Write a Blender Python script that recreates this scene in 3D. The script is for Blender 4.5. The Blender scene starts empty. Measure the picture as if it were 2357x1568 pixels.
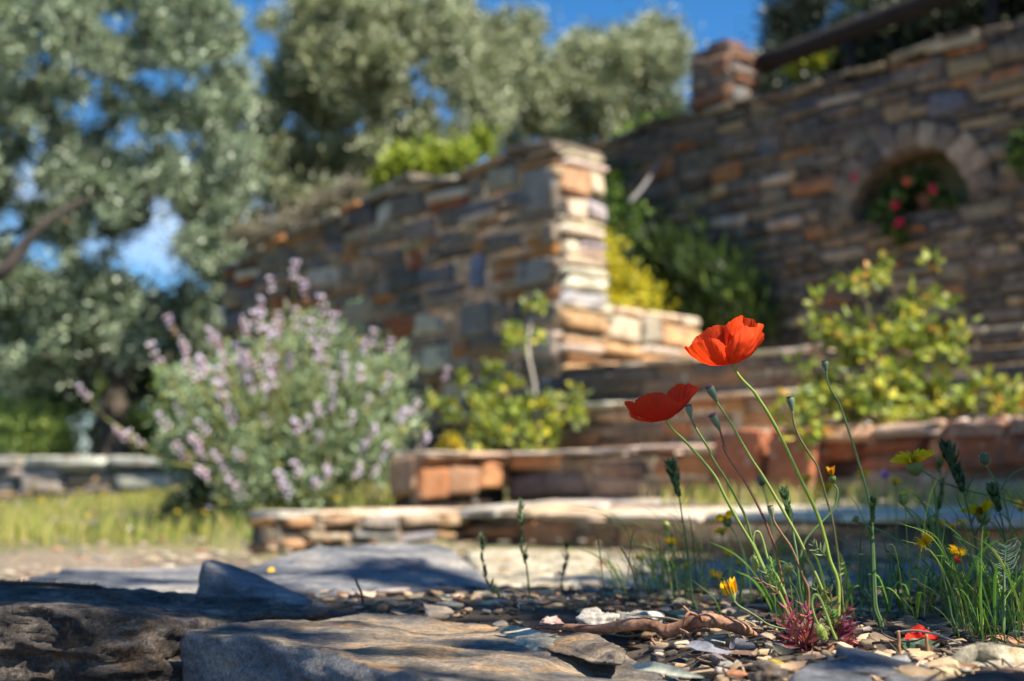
import bpy, math, random
import numpy as np
from mathutils import Vector, Matrix
rnd = random.Random(7)
rs = np.random.RandomState(11)
S = bpy.context.scene
COL = S.collection

# ------------------------------------------------------------------ camera
CAMZ, FPX, CX, CY, HOR = 0.12, 2946.0, 1178.5, 784.0, 1130.0
PITCH = math.atan((HOR - CY) / FPX)
cd = bpy.data.cameras.new('camera'); cam = bpy.data.objects.new('camera', cd); COL.objects.link(cam)
cam.location = (0, 0, CAMZ); cam.rotation_euler = (math.pi/2 + PITCH, 0, 0)
cd.lens = 45; cd.sensor_width = 36; cd.clip_start = 0.02; cd.clip_end = 3000
cd.dof.use_dof = True; cd.dof.focus_distance = 1.0; cd.dof.aperture_fstop = 5.0; cd.dof.aperture_blades = 0
S.camera = cam
# ------------------------------------------------------------------ sky and sun
SUNAZ = math.atan2(0.83, -0.56); SUNEL = math.radians(52)
w = bpy.data.worlds.new('World'); S.world = w; w.use_nodes = True
nt = w.node_tree; nt.nodes.clear()
out = nt.nodes.new('ShaderNodeOutputWorld'); bg = nt.nodes.new('ShaderNodeBackground')
sk = nt.nodes.new('ShaderNodeTexSky'); sk.sky_type = 'NISHITA'; sk.sun_disc = False
sk.sun_elevation = SUNEL; sk.sun_rotation = SUNAZ; sk.ozone_density = 4.0; sk.air_density = 1.0; sk.dust_density = 0.2; sk.altitude = 400
tc = nt.nodes.new('ShaderNodeTexCoord'); mp = nt.nodes.new('ShaderNodeMapping'); mp.inputs['Scale'].default_value = (1.6, 1.6, 4.5)
no = nt.nodes.new('ShaderNodeTexNoise'); no.inputs['Scale'].default_value = 2.2; no.inputs['Detail'].default_value = 6
cr = nt.nodes.new('ShaderNodeValToRGB'); cr.color_ramp.elements[0].position = .50; cr.color_ramp.elements[1].position = .66
sep = nt.nodes.new('ShaderNodeSeparateXYZ'); mr = nt.nodes.new('ShaderNodeMapRange')
mr.inputs['From Min'].default_value = .30; mr.inputs['From Max'].default_value = .10
mul = nt.nodes.new('ShaderNodeMath'); mul.operation = 'MULTIPLY'
mix = nt.nodes.new('ShaderNodeMixRGB'); mix.inputs[2].default_value = (7.5, 8.0, 9.0, 1)
L = nt.links.new
L(tc.outputs['Generated'], mp.inputs[0]); L(mp.outputs[0], no.inputs[0]); L(no.outputs[0], cr.inputs[0])
L(tc.outputs['Generated'], sep.inputs[0]); L(sep.outputs[2], mr.inputs[0]); L(cr.outputs[0], mul.inputs[0]); L(mr.outputs[0], mul.inputs[1])
hs = nt.nodes.new('ShaderNodeHueSaturation'); hs.inputs['Saturation'].default_value = 1.3; L(sk.outputs[0], hs.inputs['Color'])
L(mul.outputs[0], mix.inputs[0]); L(hs.outputs[0], mix.inputs[1]); L(mix.outputs[0], bg.inputs[0]); L(bg.outputs[0], out.inputs[0])
bg.inputs[1].default_value = 0.077
sd = bpy.data.lights.new('sun', 'SUN'); so = bpy.data.objects.new('sun', sd); COL.objects.link(so)
sd.energy = 5.0; sd.angle = math.radians(.53); sd.color = (1, .91, .76)
tosun = Vector((math.sin(SUNAZ)*math.cos(SUNEL), math.cos(SUNAZ)*math.cos(SUNEL), math.sin(SUNEL)))
so.rotation_euler = tosun.to_track_quat('Z', 'Y').to_euler(); so.location = tosun*20
S.view_settings.view_transform = 'Standard'; S.view_settings.look = 'None'
S.view_settings.exposure = 1.2; S.view_settings.gamma = 1
S.render.engine = 'CYCLES'
try:
    S.cycles.use_denoising = True
    S.cycles.max_bounces = 6; S.cycles.transparent_max_bounces = 4
    S.cycles.sample_clamp_indirect = 6
except Exception: pass

# ------------------------------------------------------------------ helpers
def ray(x, y):
    a = (x-CX)/FPX; b = (CY-y)/FPX; c, s = math.cos(PITCH), math.sin(PITCH)
    return Vector((a, c - b*s, s + b*c))
def D(x, y, Y):                                   # the point at depth Y
    d = ray(x, y); t = Y/d.y; return Vector((d.x*t, Y, CAMZ + d.z*t))
def G(x, y, z):                                   # the point at height z
    d = ray(x, y); t = (z-CAMZ)/d.z; return Vector((d.x*t, d.y*t, z))
def R9(x, y): return (1528.4 + x*.3541, 1012.8 + y*.3541)
def R8(x, y): return (782.6 + x*.3541, 1012.8 + y*.3541)
def R2(x, y): return (1381.0 + x*.2349, 690.5 + y*.2349)
U = Vector((.6894, -.7244, 0)); V = Vector((.7244, .6894, 0)); O = Vector((.207, 5.44, 0))
def UV(su, sv, z=0): p = O + U*su + V*sv; return Vector((p.x, p.y, z))

def _hash(ix, iy, iz, seed):
    n = (ix*374761393 + iy*668265263 + iz*2147483647 + seed*1274126177) & 0xffffffff
    n = ((n ^ (n >> 13))*1274126177) & 0xffffffff
    n = (n ^ (n >> 16)) & 0xffffffff
    return n/4294967295.0*2-1
def vnoise(P, seed=0):
    P = np.asarray(P, float); I = np.floor(P).astype(np.int64); f = P-I; f = f*f*(3-2*f)
    r = 0
    for dx in (0, 1):
        for dy in (0, 1):
            for dz in (0, 1):
                wgt = (f[..., 0] if dx else 1-f[..., 0])*(f[..., 1] if dy else 1-f[..., 1])*(f[..., 2] if dz else 1-f[..., 2])
                r = r + wgt*_hash(I[..., 0]+dx, I[..., 1]+dy, I[..., 2]+dz, seed)
    return r
def fbm(P, seed=0, o=4):
    P = np.asarray(P, float); r = 0; a = 1
    for k in range(o): r = r + a*vnoise(P*(2.03**k)+k*17.3, seed+k); a *= .5
    return r

class MB:
    def __init__(s): s.v = []; s.f = []; s.c = []; s.n = 0
    def add(s, v, f, c):
        v = np.asarray(v, float); s.v.append(v); s.f += [tuple(i+s.n for i in q) for q in f]
        c = np.asarray(c, float)
        if c.ndim == 1: c = np.tile(c[:3], (len(v), 1))
        s.c.append(c); s.n += len(v)
    def grid(s, P, c, closed=False):              # P: (a, b, 3)
        a, b = P.shape[:2]; f = []
        for i in range(a-1):
            for j in range(b if closed else b-1):
                f.append((i*b+j, i*b+(j+1) % b, (i+1)*b+(j+1) % b, (i+1)*b+j))
        c = np.asarray(c, float)
        s.add(P.reshape(-1, 3), f, c.reshape(-1, 3) if c.ndim == 3 else c)
    def build(s, name, m, parent=None, smooth=True):
        me = bpy.data.meshes.new(name)
        v = np.concatenate(s.v) if s.v else np.zeros((0, 3))
        me.from_pydata(v.tolist(), [], s.f)
        return fin(me, name, np.concatenate(s.c), m, parent, smooth)
def fin(me, name, c, m, parent, smooth):
    at = me.color_attributes.new('col', 'FLOAT_COLOR', 'POINT')
    at.data.foreach_set('color', np.concatenate([c, np.ones((len(c), 1))], 1).astype(np.float32).ravel())
    me.materials.append(m)
    me.polygons.foreach_set('use_smooth', [smooth]*len(me.polygons))
    o = bpy.data.objects.new(name, me); COL.objects.link(o)
    if parent: o.parent = parent
    return o
def quads(name, Vv, cc, m, parent=None, smooth=False, tris=False):   # Vv: (n, k, 3), a polygon of k corners each
    n, k = Vv.shape[:2]; me = bpy.data.meshes.new(name)
    me.vertices.add(n*k); me.vertices.foreach_set('co', Vv.astype(np.float32).ravel())
    me.loops.add(n*k); me.loops.foreach_set('vertex_index', np.arange(n*k, dtype=np.int32))
    me.polygons.add(n); me.polygons.foreach_set('loop_start', np.arange(0, n*k, k, dtype=np.int32))
    me.polygons.foreach_set('loop_total', np.full(n, k, dtype=np.int32)); me.update(calc_edges=True)
    return fin(me, name, np.repeat(cc, k, axis=0), m, parent, smooth)
def tag(o, label=None, cat=None, group=None, kind=None):
    if label: o['label'] = label
    if cat: o['category'] = cat
    if group: o['group'] = group
    if kind: o['kind'] = kind
    return o
def thing(name, label, cat, loc=(0, 0, 0), group=None):
    o = bpy.data.objects.new(name, None); COL.objects.link(o); o.empty_display_size = .05
    return tag(o, label, cat, group)

# ------------------------------------------------------------------ materials
def mat(name, rough=.8, noise=(), bump=(), attr=True, base=(.3, .3, .3), trans=0, spec=.3, sheen=0):
    """attr: the colour stored per stone or leaf; noise: (scale, lo, hi, stretch) value mottling; bump: (scale, strength, dist, stretch)."""
    m = bpy.data.materials.new(name); m.use_nodes = True; t = m.node_tree; N = t.nodes; K = t.links.new
    b = N['Principled BSDF']; b.inputs['Roughness'].default_value = rough; b.inputs['Specular IOR Level'].default_value = spec
    if attr: a = N.new('ShaderNodeAttribute'); a.attribute_name = 'col'; c = a.outputs['Color']
    else: a = N.new('ShaderNodeRGB'); a.outputs[0].default_value = (*base, 1); c = a.outputs[0]
    g = N.new('ShaderNodeNewGeometry')
    def coord(st):
        q = N.new('ShaderNodeMapping'); q.inputs['Scale'].default_value = st; K(g.outputs['Position'], q.inputs[0]); return q.outputs[0]
    for (sc, lo, hi, st) in noise:
        n = N.new('ShaderNodeTexNoise'); n.inputs['Scale'].default_value = sc; n.inputs['Detail'].default_value = 8; n.inputs['Roughness'].default_value = .65
        K(coord(st), n.inputs[0]); r = N.new('ShaderNodeMapRange'); r.inputs['From Min'].default_value = .3; r.inputs['From Max'].default_value = .7
        r.inputs['To Min'].default_value = lo; r.inputs['To Max'].default_value = hi; K(n.outputs[0], r.inputs[0])
        x = N.new('ShaderNodeVectorMath'); x.operation = 'SCALE'; K(c, x.inputs[0]); K(r.outputs[0], x.inputs['Scale']); c = x.outputs[0]
    prev = None
    for (sc, stn, di, st) in bump:
        n = N.new('ShaderNodeTexNoise'); n.inputs['Scale'].default_value = sc; n.inputs['Detail'].default_value = 8; n.inputs['Roughness'].default_value = .7
        K(coord(st), n.inputs[0]); bm = N.new('ShaderNodeBump'); bm.inputs['Strength'].default_value = stn; bm.inputs['Distance'].default_value = di
        K(n.outputs[0], bm.inputs['Height'])
        if prev: K(prev, bm.inputs['Normal'])
        prev = bm.outputs[0]
    if prev: K(prev, b.inputs['Normal'])
    K(c, b.inputs['Base Color'])
    if trans:
        tr = N.new('ShaderNodeBsdfTranslucent'); K(c, tr.inputs[0]); mx = N.new('ShaderNodeMixShader'); mx.inputs[0].default_value = trans
        if prev: K(prev, tr.inputs['Normal'])
        K(b.outputs[0], mx.inputs[1]); K(tr.outputs[0], mx.inputs[2]); K(mx.outputs[0], N['Material Output'].inputs[0])
    return m
ONE = (1, 1, 1)
M = {
 'stone': mat('stone', .85, [(14, .72, 1.28, ONE), (70, .8, 1.2, ONE)], [(30, .7, .012, ONE)]),
 'mortar': mat('mortar', .95, [(20, .7, 1.25, ONE)], [(60, .6, .006, ONE)]),
 'ground': mat('ground', .95, [(6, .75, 1.2, ONE), (60, .6, 1.3, ONE)], [(80, .8, .008, ONE)]),
 'leaf': mat('leaf', .5, trans=.35, spec=.4),
 'olive': mat('olive_leaf', .38, trans=.15, spec=.55),
 'bark': mat('bark', .9, [(25, .6, 1.3, (1, 1, .3))], [(40, .9, .01, (1, 1, .25))]),
 'stem': mat('stem', .5, [(120, .85, 1.15, ONE)], trans=.15, spec=.4),
 'petal': mat('petal', .6, trans=.42, spec=.15),
 'flower': mat('flower', .6, trans=.35, spec=.2),
 'litter': mat('litter', .75, [(150, .7, 1.25, ONE)], [(300, .5, .002, ONE)]),
 'wood': mat('wood', .8, [(15, .6, 1.3, ONE)], [(50, .6, .004, ONE)]),
 'clay': mat('clay', .8, [(20, .8, 1.2, ONE)]),
}
def stains(m):
    t = m.node_tree; N = t.nodes; K = t.links.new; b = N['Principled BSDF']; src = b.inputs['Base Color'].links[0].from_socket; g = N.new('ShaderNodeNewGeometry')
    for sc, lo, hi, col, f in ((9, .52, .70, (.32, .19, .10), .4), (13, .52, .70, (.075, .07, .065), .6), (38, .60, .68, (.48, .45, .38), .5)):
        n = N.new('ShaderNodeTexNoise'); n.inputs['Scale'].default_value = sc; n.inputs['Detail'].default_value = 7; mp_ = N.new('ShaderNodeMapping'); mp_.inputs['Location'].default_value = (sc, sc*2, 0); K(g.outputs['Position'], mp_.inputs[0]); K(mp_.outputs[0], n.inputs[0])
        r = N.new('ShaderNodeMapRange'); r.inputs['From Min'].default_value = lo; r.inputs['From Max'].default_value = hi; r.inputs['To Max'].default_value = f; K(n.outputs[0], r.inputs[0])
        mx = N.new('ShaderNodeMixRGB'); mx.inputs[2].default_value = (*col, 1); K(r.outputs[0], mx.inputs[0]); K(src, mx.inputs[1]); src = mx.outputs[0]
    K(src, b.inputs['Base Color'])
stains(M['stone'])
def rock_mat(name, c1, c2, c3, speck=0, stretch=(1, 1, 4), s1=9, stain=None, bd=1.0):
    m = bpy.data.materials.new(name); m.use_nodes = True; t = m.node_tree; N = t.nodes; K = t.links.new
    b = N['Principled BSDF']; b.inputs['Roughness'].default_value = .72; b.inputs['Specular IOR Level'].default_value = .35
    g = N.new('ShaderNodeNewGeometry'); mpn = N.new('ShaderNodeMapping'); mpn.inputs['Scale'].default_value = stretch
    mpn.inputs['Rotation'].default_value = (.12, .08, .5); K(g.outputs['Position'], mpn.inputs[0])
    def ns(sc, de=9, ro=.65, src=None):
        n = N.new('ShaderNodeTexNoise'); n.inputs['Scale'].default_value = sc; n.inputs['Detail'].default_value = de; n.inputs['Roughness'].default_value = ro
        K(src or mpn.outputs[0], n.inputs[0]); return n.outputs[0]
    r = N.new('ShaderNodeValToRGB'); e = r.color_ramp.elements; e[0].position = .36; e[0].color = (*c1, 1); e[1].position = .64; e[1].color = (*c3, 1)
    q = e.new(.5); q.color = (*c2, 1); K(ns(s1), r.inputs[0]); c = r.outputs[0]
    if stain:
        rr = N.new('ShaderNodeValToRGB'); rr.color_ramp.elements[0].position = .52; rr.color_ramp.elements[1].position = .66
        K(ns(s1*1.7, src=g.outputs['Position']), rr.inputs[0]); mx = N.new('ShaderNodeMixRGB'); mx.inputs[2].default_value = (*stain, 1)
        K(rr.outputs[0], mx.inputs[0]); K(c, mx.inputs[1]); c = mx.outputs[0]
    f = N.new('ShaderNodeMapRange'); f.inputs['From Min'].default_value = .35; f.inputs['From Max'].default_value = .65
    f.inputs['To Min'].default_value = 1-.25-speck; f.inputs['To Max'].default_value = 1.25+speck*1.6; K(ns(260, 6, .8, g.outputs['Position']), f.inputs[0])
    x = N.new('ShaderNodeVectorMath'); x.operation = 'SCALE'; K(c, x.inputs[0]); K(f.outputs[0], x.inputs['Scale'])
    f2 = N.new('ShaderNodeMapRange'); f2.inputs['From Min'].default_value = .35; f2.inputs['From Max'].default_value = .6
    f2.inputs['To Min'].default_value = .5; f2.inputs['To Max'].default_value = 1.1; K(ns(45, 9, .72), f2.inputs[0])
    x2 = N.new('ShaderNodeVectorMath'); x2.operation = 'SCALE'; K(x.outputs[0], x2.inputs[0]); K(f2.outputs[0], x2.inputs['Scale'])
    K(x2.outputs[0], b.inputs['Base Color'])
    b1 = N.new('ShaderNodeBump'); b1.inputs['Strength'].default_value = .8; b1.inputs['Distance'].default_value = .006*bd; K(ns(42, 10, .68, g.outputs['Position']), b1.inputs['Height'])
    b2 = N.new('ShaderNodeBump'); b2.inputs['Strength'].default_value = .75; b2.inputs['Distance'].default_value = .0022*bd; K(ns(330, 6, .8, g.outputs['Position']), b2.inputs['Height'])
    K(b1.outputs[0], b2.inputs['Normal']); K(b2.outputs[0], b.inputs['Normal'])
    return m
M['tan_rock'] = rock_mat('tan_rock', (.06, .062, .07), (.21, .175, .135), (.38, .27, .165), .16, (1, 1.5, 3.5), 8, (.40, .24, .11))
M['dark_rock'] = rock_mat('dark_rock', (.018, .017, .017), (.075, .062, .052), (.24, .20, .16), .38, (1, 1.2, 3), 14, (.17, .10, .05))
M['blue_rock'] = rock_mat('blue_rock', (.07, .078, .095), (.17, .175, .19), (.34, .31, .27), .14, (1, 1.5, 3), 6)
M['pale_rock'] = rock_mat('pale_rock', (.28, .24, .17), (.46, .41, .30), (.60, .55, .43), .15, (1, 1, 1.5), 20, (.40, .27, .13))
M['white_rock'] = rock_mat('white_rock', (.20, .18, .16), (.42, .38, .33), (.60, .56, .50), .1, ONE, 40, None, .35)
M['pink_rock'] = rock_mat('pink_rock', (.45, .24, .20), (.62, .38, .33), (.70, .50, .45), .1, ONE, 40)
M['root'] = rock_mat('root_bark', (.14, .06, .035), (.27, .13, .075), (.40, .21, .12), .1, ONE, 25, None, .25)

# ------------------------------------------------------------------ shape builders
def smooth_path(pts, n):
    P = [np.array(p, float) for p in pts]; P = [2*P[0]-P[1]] + P + [2*P[-1]-P[-2]]; r = []
    for i in range(1, len(P)-2):
        for k in range(n):
            t = k/n; a, b, c, d = P[i-1:i+3]
            r.append(.5*((2*b)+(-a+c)*t+(2*a-5*b+4*c-d)*t*t+(-a+3*b-3*c+d)*t**3))
    r.append(P[-2]); return np.array(r)
def tube(mb, pts, rad, c, seg=7, sub=5, wob=0, seed=0):
    P = smooth_path(pts, sub) if sub > 1 else np.array([tuple(p) for p in pts], float)
    n = len(P); rad = np.interp(np.linspace(0, 1, n), np.linspace(0, 1, len(np.atleast_1d(rad))), np.atleast_1d(rad)) if np.ndim(rad) else np.full(n, rad)
    T = np.gradient(P, axis=0); T /= np.linalg.norm(T, axis=1)[:, None]+1e-9
    up = np.array([.3, .5, .8]) if abs(T[0, 2]) < .8 else np.array([1., .2, 0])
    A = np.cross(T, up); A /= np.linalg.norm(A, axis=1)[:, None]+1e-9; B = np.cross(T, A)
    th = np.linspace(0, 2*math.pi, seg, endpoint=False)
    R = rad[:, None]*np.ones((n, seg))
    if wob: R = R*(1+wob*fbm(np.stack([np.cos(th)[None]*1.3+np.arange(n)[:, None]*.25, np.sin(th)[None]*1.3+0*np.arange(n)[:, None], np.arange(n)[:, None]*.3+0*th[None]], -1), seed, 3))
    Q = P[:, None]+R[..., None]*(np.cos(th)[None, :, None]*A[:, None]+np.sin(th)[None, :, None]*B[:, None])
    cc = np.asarray(c, float)
    if cc.ndim == 2:                              # colours along the path
        k = np.linspace(0, 1, n); cc = np.stack([np.interp(k, np.linspace(0, 1, len(cc)), cc[:, j]) for j in range(3)], 1); cc = np.repeat(cc, seg, 0)
    b = mb.n; mb.grid(Q, cc if cc.ndim == 1 else cc.reshape(n, seg, 3), True)
    mb.f.append(tuple(b+i for i in range(seg))[::-1]); mb.f.append(tuple(b+(n-1)*seg+i for i in range(seg)))
def sphere(mb, c, r, col, na=8, nb=10, noise=0, seed=0, ax=None):
    th = np.linspace(0, math.pi, na+1); ph = np.linspace(0, 2*math.pi, nb, endpoint=False)
    d = np.stack([np.sin(th)[:, None]*np.cos(ph), np.sin(th)[:, None]*np.sin(ph), np.cos(th)[:, None]+0*ph], -1)
    k = 1+noise*fbm(d*1.7+seed*3.1, seed, 3)[..., None] if noise else 1
    Q = d*k*np.array(r)
    if ax is not None:
        q = Vector(ax).to_track_quat('Z', 'Y').to_matrix(); Q = Q @ np.array(q).T
    mb.grid(Q+np.array(tuple(c)), col, True)
_cube = None
def chunk(mb, c, ax, h, col, seed=0, rough=.12, pw=7., n=5):     # a worn stone block; ax: three unit axes, h: half sizes
    global _cube
    if _cube is None or _cube[0] != n:
        g = np.linspace(-1, 1, n+1); g = np.sign(g)*np.abs(g)**.75; A, B = np.meshgrid(g, g, indexing='ij'); P = []; F = []; k = 0
        for a in range(3):
            for s in (-1, 1):
                q = np.zeros((n+1, n+1, 3)); q[..., a] = s; q[..., (a+1) % 3] = A; q[..., (a+2) % 3] = B*s; P.append(q.reshape(-1, 3))
                for i in range(n):
                    for j in range(n): F.append((k+i*(n+1)+j, k+(i+1)*(n+1)+j, k+(i+1)*(n+1)+j+1, k+i*(n+1)+j+1))
                k += (n+1)**2
        _cube = (n, np.concatenate(P), F)
    P = _cube[1]; nr = (np.abs(P)**pw).sum(1)**(1/pw); Q = P/nr[:, None]
    d = fbm(P*1.1+seed*7.7, seed, 3)[:, None]; e = vnoise(P*3.3+seed*5, seed+9)[:, None]
    Q = Q*(1+rough*d+rough*.4*e)*np.array(h)
    R = np.array([tuple(a) for a in ax]); mb.add(Q @ R+np.array(tuple(c)), _cube[2], col)

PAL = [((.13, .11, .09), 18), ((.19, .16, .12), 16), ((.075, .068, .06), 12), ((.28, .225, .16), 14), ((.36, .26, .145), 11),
       ((.30, .15, .06), 9), ((.40, .17, .05), 6), ((.30, .08, .025), 4), ((.12, .125, .145), 8), ((.46, .39, .29), 9)]
PALW = [((.24, .21, .17), 14), ((.31, .25, .165), 14), ((.34, .20, .105), 14), ((.36, .235, .13), 14), ((.22, .22, .23), 8), ((.40, .35, .28), 8), ((.26, .12, .06), 6)]
PALB = [((.36, .155, .065), 12), ((.46, .20, .08), 10), ((.26, .165, .105), 8), ((.40, .25, .15), 8), ((.17, .125, .10), 4), ((.54, .26, .10), 8)]
PALR = [((.42, .14, .06), 10), ((.36, .11, .045), 10), ((.46, .20, .10), 8), ((.28, .12, .06), 5)]
PALE = [((.60, .51, .39), 10), ((.66, .55, .41), 8), ((.52, .46, .38), 7), ((.58, .42, .29), 6)]
PALG = [((.26, .255, .24), 10), ((.34, .32, .28), 8), ((.42, .39, .33), 8), ((.42, .29, .19), 6), ((.18, .18, .18), 5)]
def pick(pal, r=rnd):
    t = r.random()*sum(x[1] for x in pal)
    for c, k in pal:
        t -= k
        if t <= 0: break
    g = r.uniform(.82, 1.2); return tuple(max(.01, x*g*r.uniform(.94, 1.06)) for x in c)
GA = np.array([0, .05, .16, .38, .62, .84, .95, 1.])
def stone_face(mb, s0, s1, z0, z1, place, dep, col, seed, r=rnd):
    """one stone's rounded face in the (s, z) plane; place(s, z, d) -> world."""
    w_, h_ = s1-s0, z1-z0; j = lambda k: r.uniform(-k, k)
    kx, kz = min(.03, w_*.16), min(.018, h_*.2)
    c = [(s0+j(kx), z0+j(kz)), (s1+j(kx), z0+j(kz)), (s1+j(kx), z1+j(kz)), (s0+j(kx), z1+j(kz))]
    A, B = np.meshgrid(GA, GA, indexing='ij')
    s = (1-A)*(1-B)*c[0][0]+A*(1-B)*c[1][0]+A*B*c[2][0]+(1-A)*B*c[3][0]
    z = (1-A)*(1-B)*c[0][1]+A*(1-B)*c[1][1]+A*B*c[2][1]+(1-A)*B*c[3][1]
    ea = np.minimum(A, 1-A)*w_; eb = np.minimum(B, 1-B)*h_; rr = .008
    fa = np.sqrt(np.clip(1-(1-np.clip(ea/rr, 0, 1))**2, 0, 1)); fb = np.sqrt(np.clip(1-(1-np.clip(eb/rr, 0, 1))**2, 0, 1))
    X = np.stack([s*9, z*14, 0*s+seed*.37], -1); d = dep*fa*fb+.008*fbm(X, seed % 97, 3)*fa*fb-.006*(1-fa*fb)
    s = s+.006*vnoise(X*2, 3); z = z+.005*vnoise(X*2, 5)
    P = np.array([[tuple(place(s[a, b], z[a, b], d[a, b])) for b in range(8)] for a in range(8)])
    mb.grid(P, col)
_sid = [0]
def masonry(mb, s0, s1, zb, zt, place, pal, hr=(.045, .10), wr=(.09, .28), dep=(.012, .035), skip=None, gap=.011, r=rnd, split=.45):
    """random rubble courses between bottom zb(s) and top zt(s)."""
    zb = zb if callable(zb) else (lambda s, q=zb: q); zt = zt if callable(zt) else (lambda s, q=zt: q)
    lo = min(zb(s0), zb(s1)); hi = max(zt(s0), zt(s1), zt((s0+s1)/2)); z = lo
    while z < hi-.01:
        h = min(r.uniform(*hr), hi-z)
        if hi-z-h < .03: h = hi-z
        s = s0
        while s < s1-.005:
            wd = r.uniform(*wr)*(1.25 if h > .08 else 1)
            if s1-s-wd < wr[0]*.7: wd = s1-s
            sm = s+wd/2; top = zt(sm); bot = zb(sm); wz = .013*math.sin(sm*5.1+z*9)+.009*math.sin(sm*13+z*31)
            a, b = z+wz+gap/2, z+h+wz-gap/2
            b = min(b, top); a = max(a, bot)
            if b-a > .022 and not (skip and skip(sm, (a+b)/2, wd, b-a)):
                parts = [(a, b)] if (b-a < .06 or r.random() > split) else [(a, a+(b-a)*.48), (a+(b-a)*.52+gap*.3, b)]
                for (p, q) in parts:
                    _sid[0] += 1; stone_face(mb, s+gap/2, s+wd-gap/2, p, q, place, r.uniform(*dep), pick(pal, r), _sid[0], r)
            s += wd
        z += h
def box(mb, corners_b, zb, zt, col):              # a prism over a four-corner footprint
    zb = zb if hasattr(zb, '__len__') else [zb]*4; zt = zt if hasattr(zt, '__len__') else [zt]*4
    v = [(p[0], p[1], z) for p, z in zip(corners_b, zb)]+[(p[0], p[1], z) for p, z in zip(corners_b, zt)]
    mb.add(v, [(3, 2, 1, 0), (4, 5, 6, 7), (0, 1, 5, 4), (1, 2, 6, 5), (2, 3, 7, 6), (3, 0, 4, 7)], col)
def rock(name, outline, zb, m, parent=None, N=120, rings=26, side=12, amp=.004, samp=.006, seed=1, ojit=.006, dome=0.0, bulge=.04, fr=9., oc=5, lipr=None, side_m=None):
    """a slab grown from its top outline (x, y, z) down to zb: rounded lip, layered rough sides."""
    pts = [np.array(tuple(p), float) for p in outline]; Pn = pts+pts[:3]
    P = smooth_path(pts+[pts[0]], 12)[:-1]; L_ = np.r_[0, np.cumsum(np.linalg.norm(np.diff(np.vstack([P, P[:1]]), axis=0), axis=1))]
    q = np.linspace(0, L_[-1], N, endpoint=False); PP = np.vstack([P, P[:1]])
    C = np.stack([np.interp(q, L_, PP[:, k]) for k in range(3)], 1)
    c = C.mean(0); ext = np.ptp(C[:, :2], axis=0).max()
    nz = fbm(np.stack([C[:, 0]*22, C[:, 1]*22, 0*q+seed], 1), seed, 4); dr = (C-c); dr[:, 2] = 0; ln = np.linalg.norm(dr, axis=1)[:, None]; C = C+dr/ln*(ojit*nz)[:, None]
    rr = np.linspace(0, 1, rings)**.85; lip = lipr or min(.012, ext*.05)
    G_ = []
    for k in rr:
        p = c+(C-c)*k; p[:, 2] += dome*(1-k*k); edge = np.clip((1-k)*ln[:, 0]/lip, 0, 1); p[:, 2] -= lip*.45*(1-np.sqrt(np.clip(1-(1-edge)**2, 0, 1)))
        G_.append(p)
    for k in range(1, side+1):
        t = k/side; p = C.copy(); p[:, 2] = (C[:, 2]-lip*.45)*(1-t)+zb*t; out_ = bulge*math.sin(t*math.pi)*.25-.25*lip*0-.08*ext*max(0, t-.7)
        p += dr/ln*out_; G_.append(p)
    Q = np.array(G_)
    top = np.zeros(len(G_)); top[:rings] = 1
    X = np.stack([Q[..., 0]*fr, Q[..., 1]*fr, Q[..., 2]*fr], -1)
    hz = fbm(X*np.array([1, 1.4, 1]), seed+3, oc); lay = fbm(X*np.array([1.2, 1.2, 5.5]), seed+5, oc); lay2 = np.round(lay*2.2)/2.2
    damp = np.ones(rings+side); damp[0] = 1
    Q[..., 2] += (amp*hz+.5*amp*np.round(hz*3)/3)*top[:, None]
    out2 = (samp*(.5*lay+.7*lay2))*(1-top)[:, None]; Q[..., :2] += (dr/ln)[None, :, :2]*out2[..., None]
    Q[..., 2] += samp*.4*hz*(1-top)[:, None]
    mb = MB(); mb.grid(Q, (1, 1, 1), True); o = mb.build(name, m, parent)
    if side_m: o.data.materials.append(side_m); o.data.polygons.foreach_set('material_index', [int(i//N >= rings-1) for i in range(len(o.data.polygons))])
    return o

# ------------------------------------------------------------------ ground
def ss(a, b, x): t = np.clip((x-a)/(b-a), 0, 1); return t*t*(3-2*t)
def gz(x, y):
    x = np.asarray(x, float); y = np.asarray(y, float)
    rx, ry = x-O.x, y-O.y; su = rx*U.x+ry*U.y; sv = rx*V.x+ry*V.y
    z = -.04*ss(1.35, 2.2, y) - .13*(1-ss(.60, .80, y)) - .012*(1-ss(.80, .95, y))*0
    z = z - .05*(1-ss(-.30, -.05, x))*(1-ss(1.25, 1.5, y))
    z = z - .035*(1-ss(.09, .17, x))*(1-ss(1.15, 1.28, y))*ss(.6, .8, y)
    left = 1-ss(.45, .62, su)
    z = z + left*(ss(-2.0, -1.2, sv)*.09 + ss(-1.0, 0, sv)*.13)*ss(3.3, 4.2, y)*(1-ss(2.3, 3.4, -su))
    far = (y > 2.9)
    beh = ss(.08, .16, sv)*(1-ss(-.02, .05, su))
    z = np.where(far, z+beh*(1-ss(2.55, 3.3, -su))*(.62+.65*ss(.9, 1.5, -su)), z)
    up = ss(1.50, 1.60, sv)
    z = np.where(far, z+up*(1-ss(3., 6., -su))*(2.0-z), z)
    lt = ss(7.68, 7.78, y)*ss(2.3, 3.0, -su)
    z = np.where(far, z+lt*.33, z)
    z = z + .02*np.maximum(0, y-9)
    return z
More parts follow.
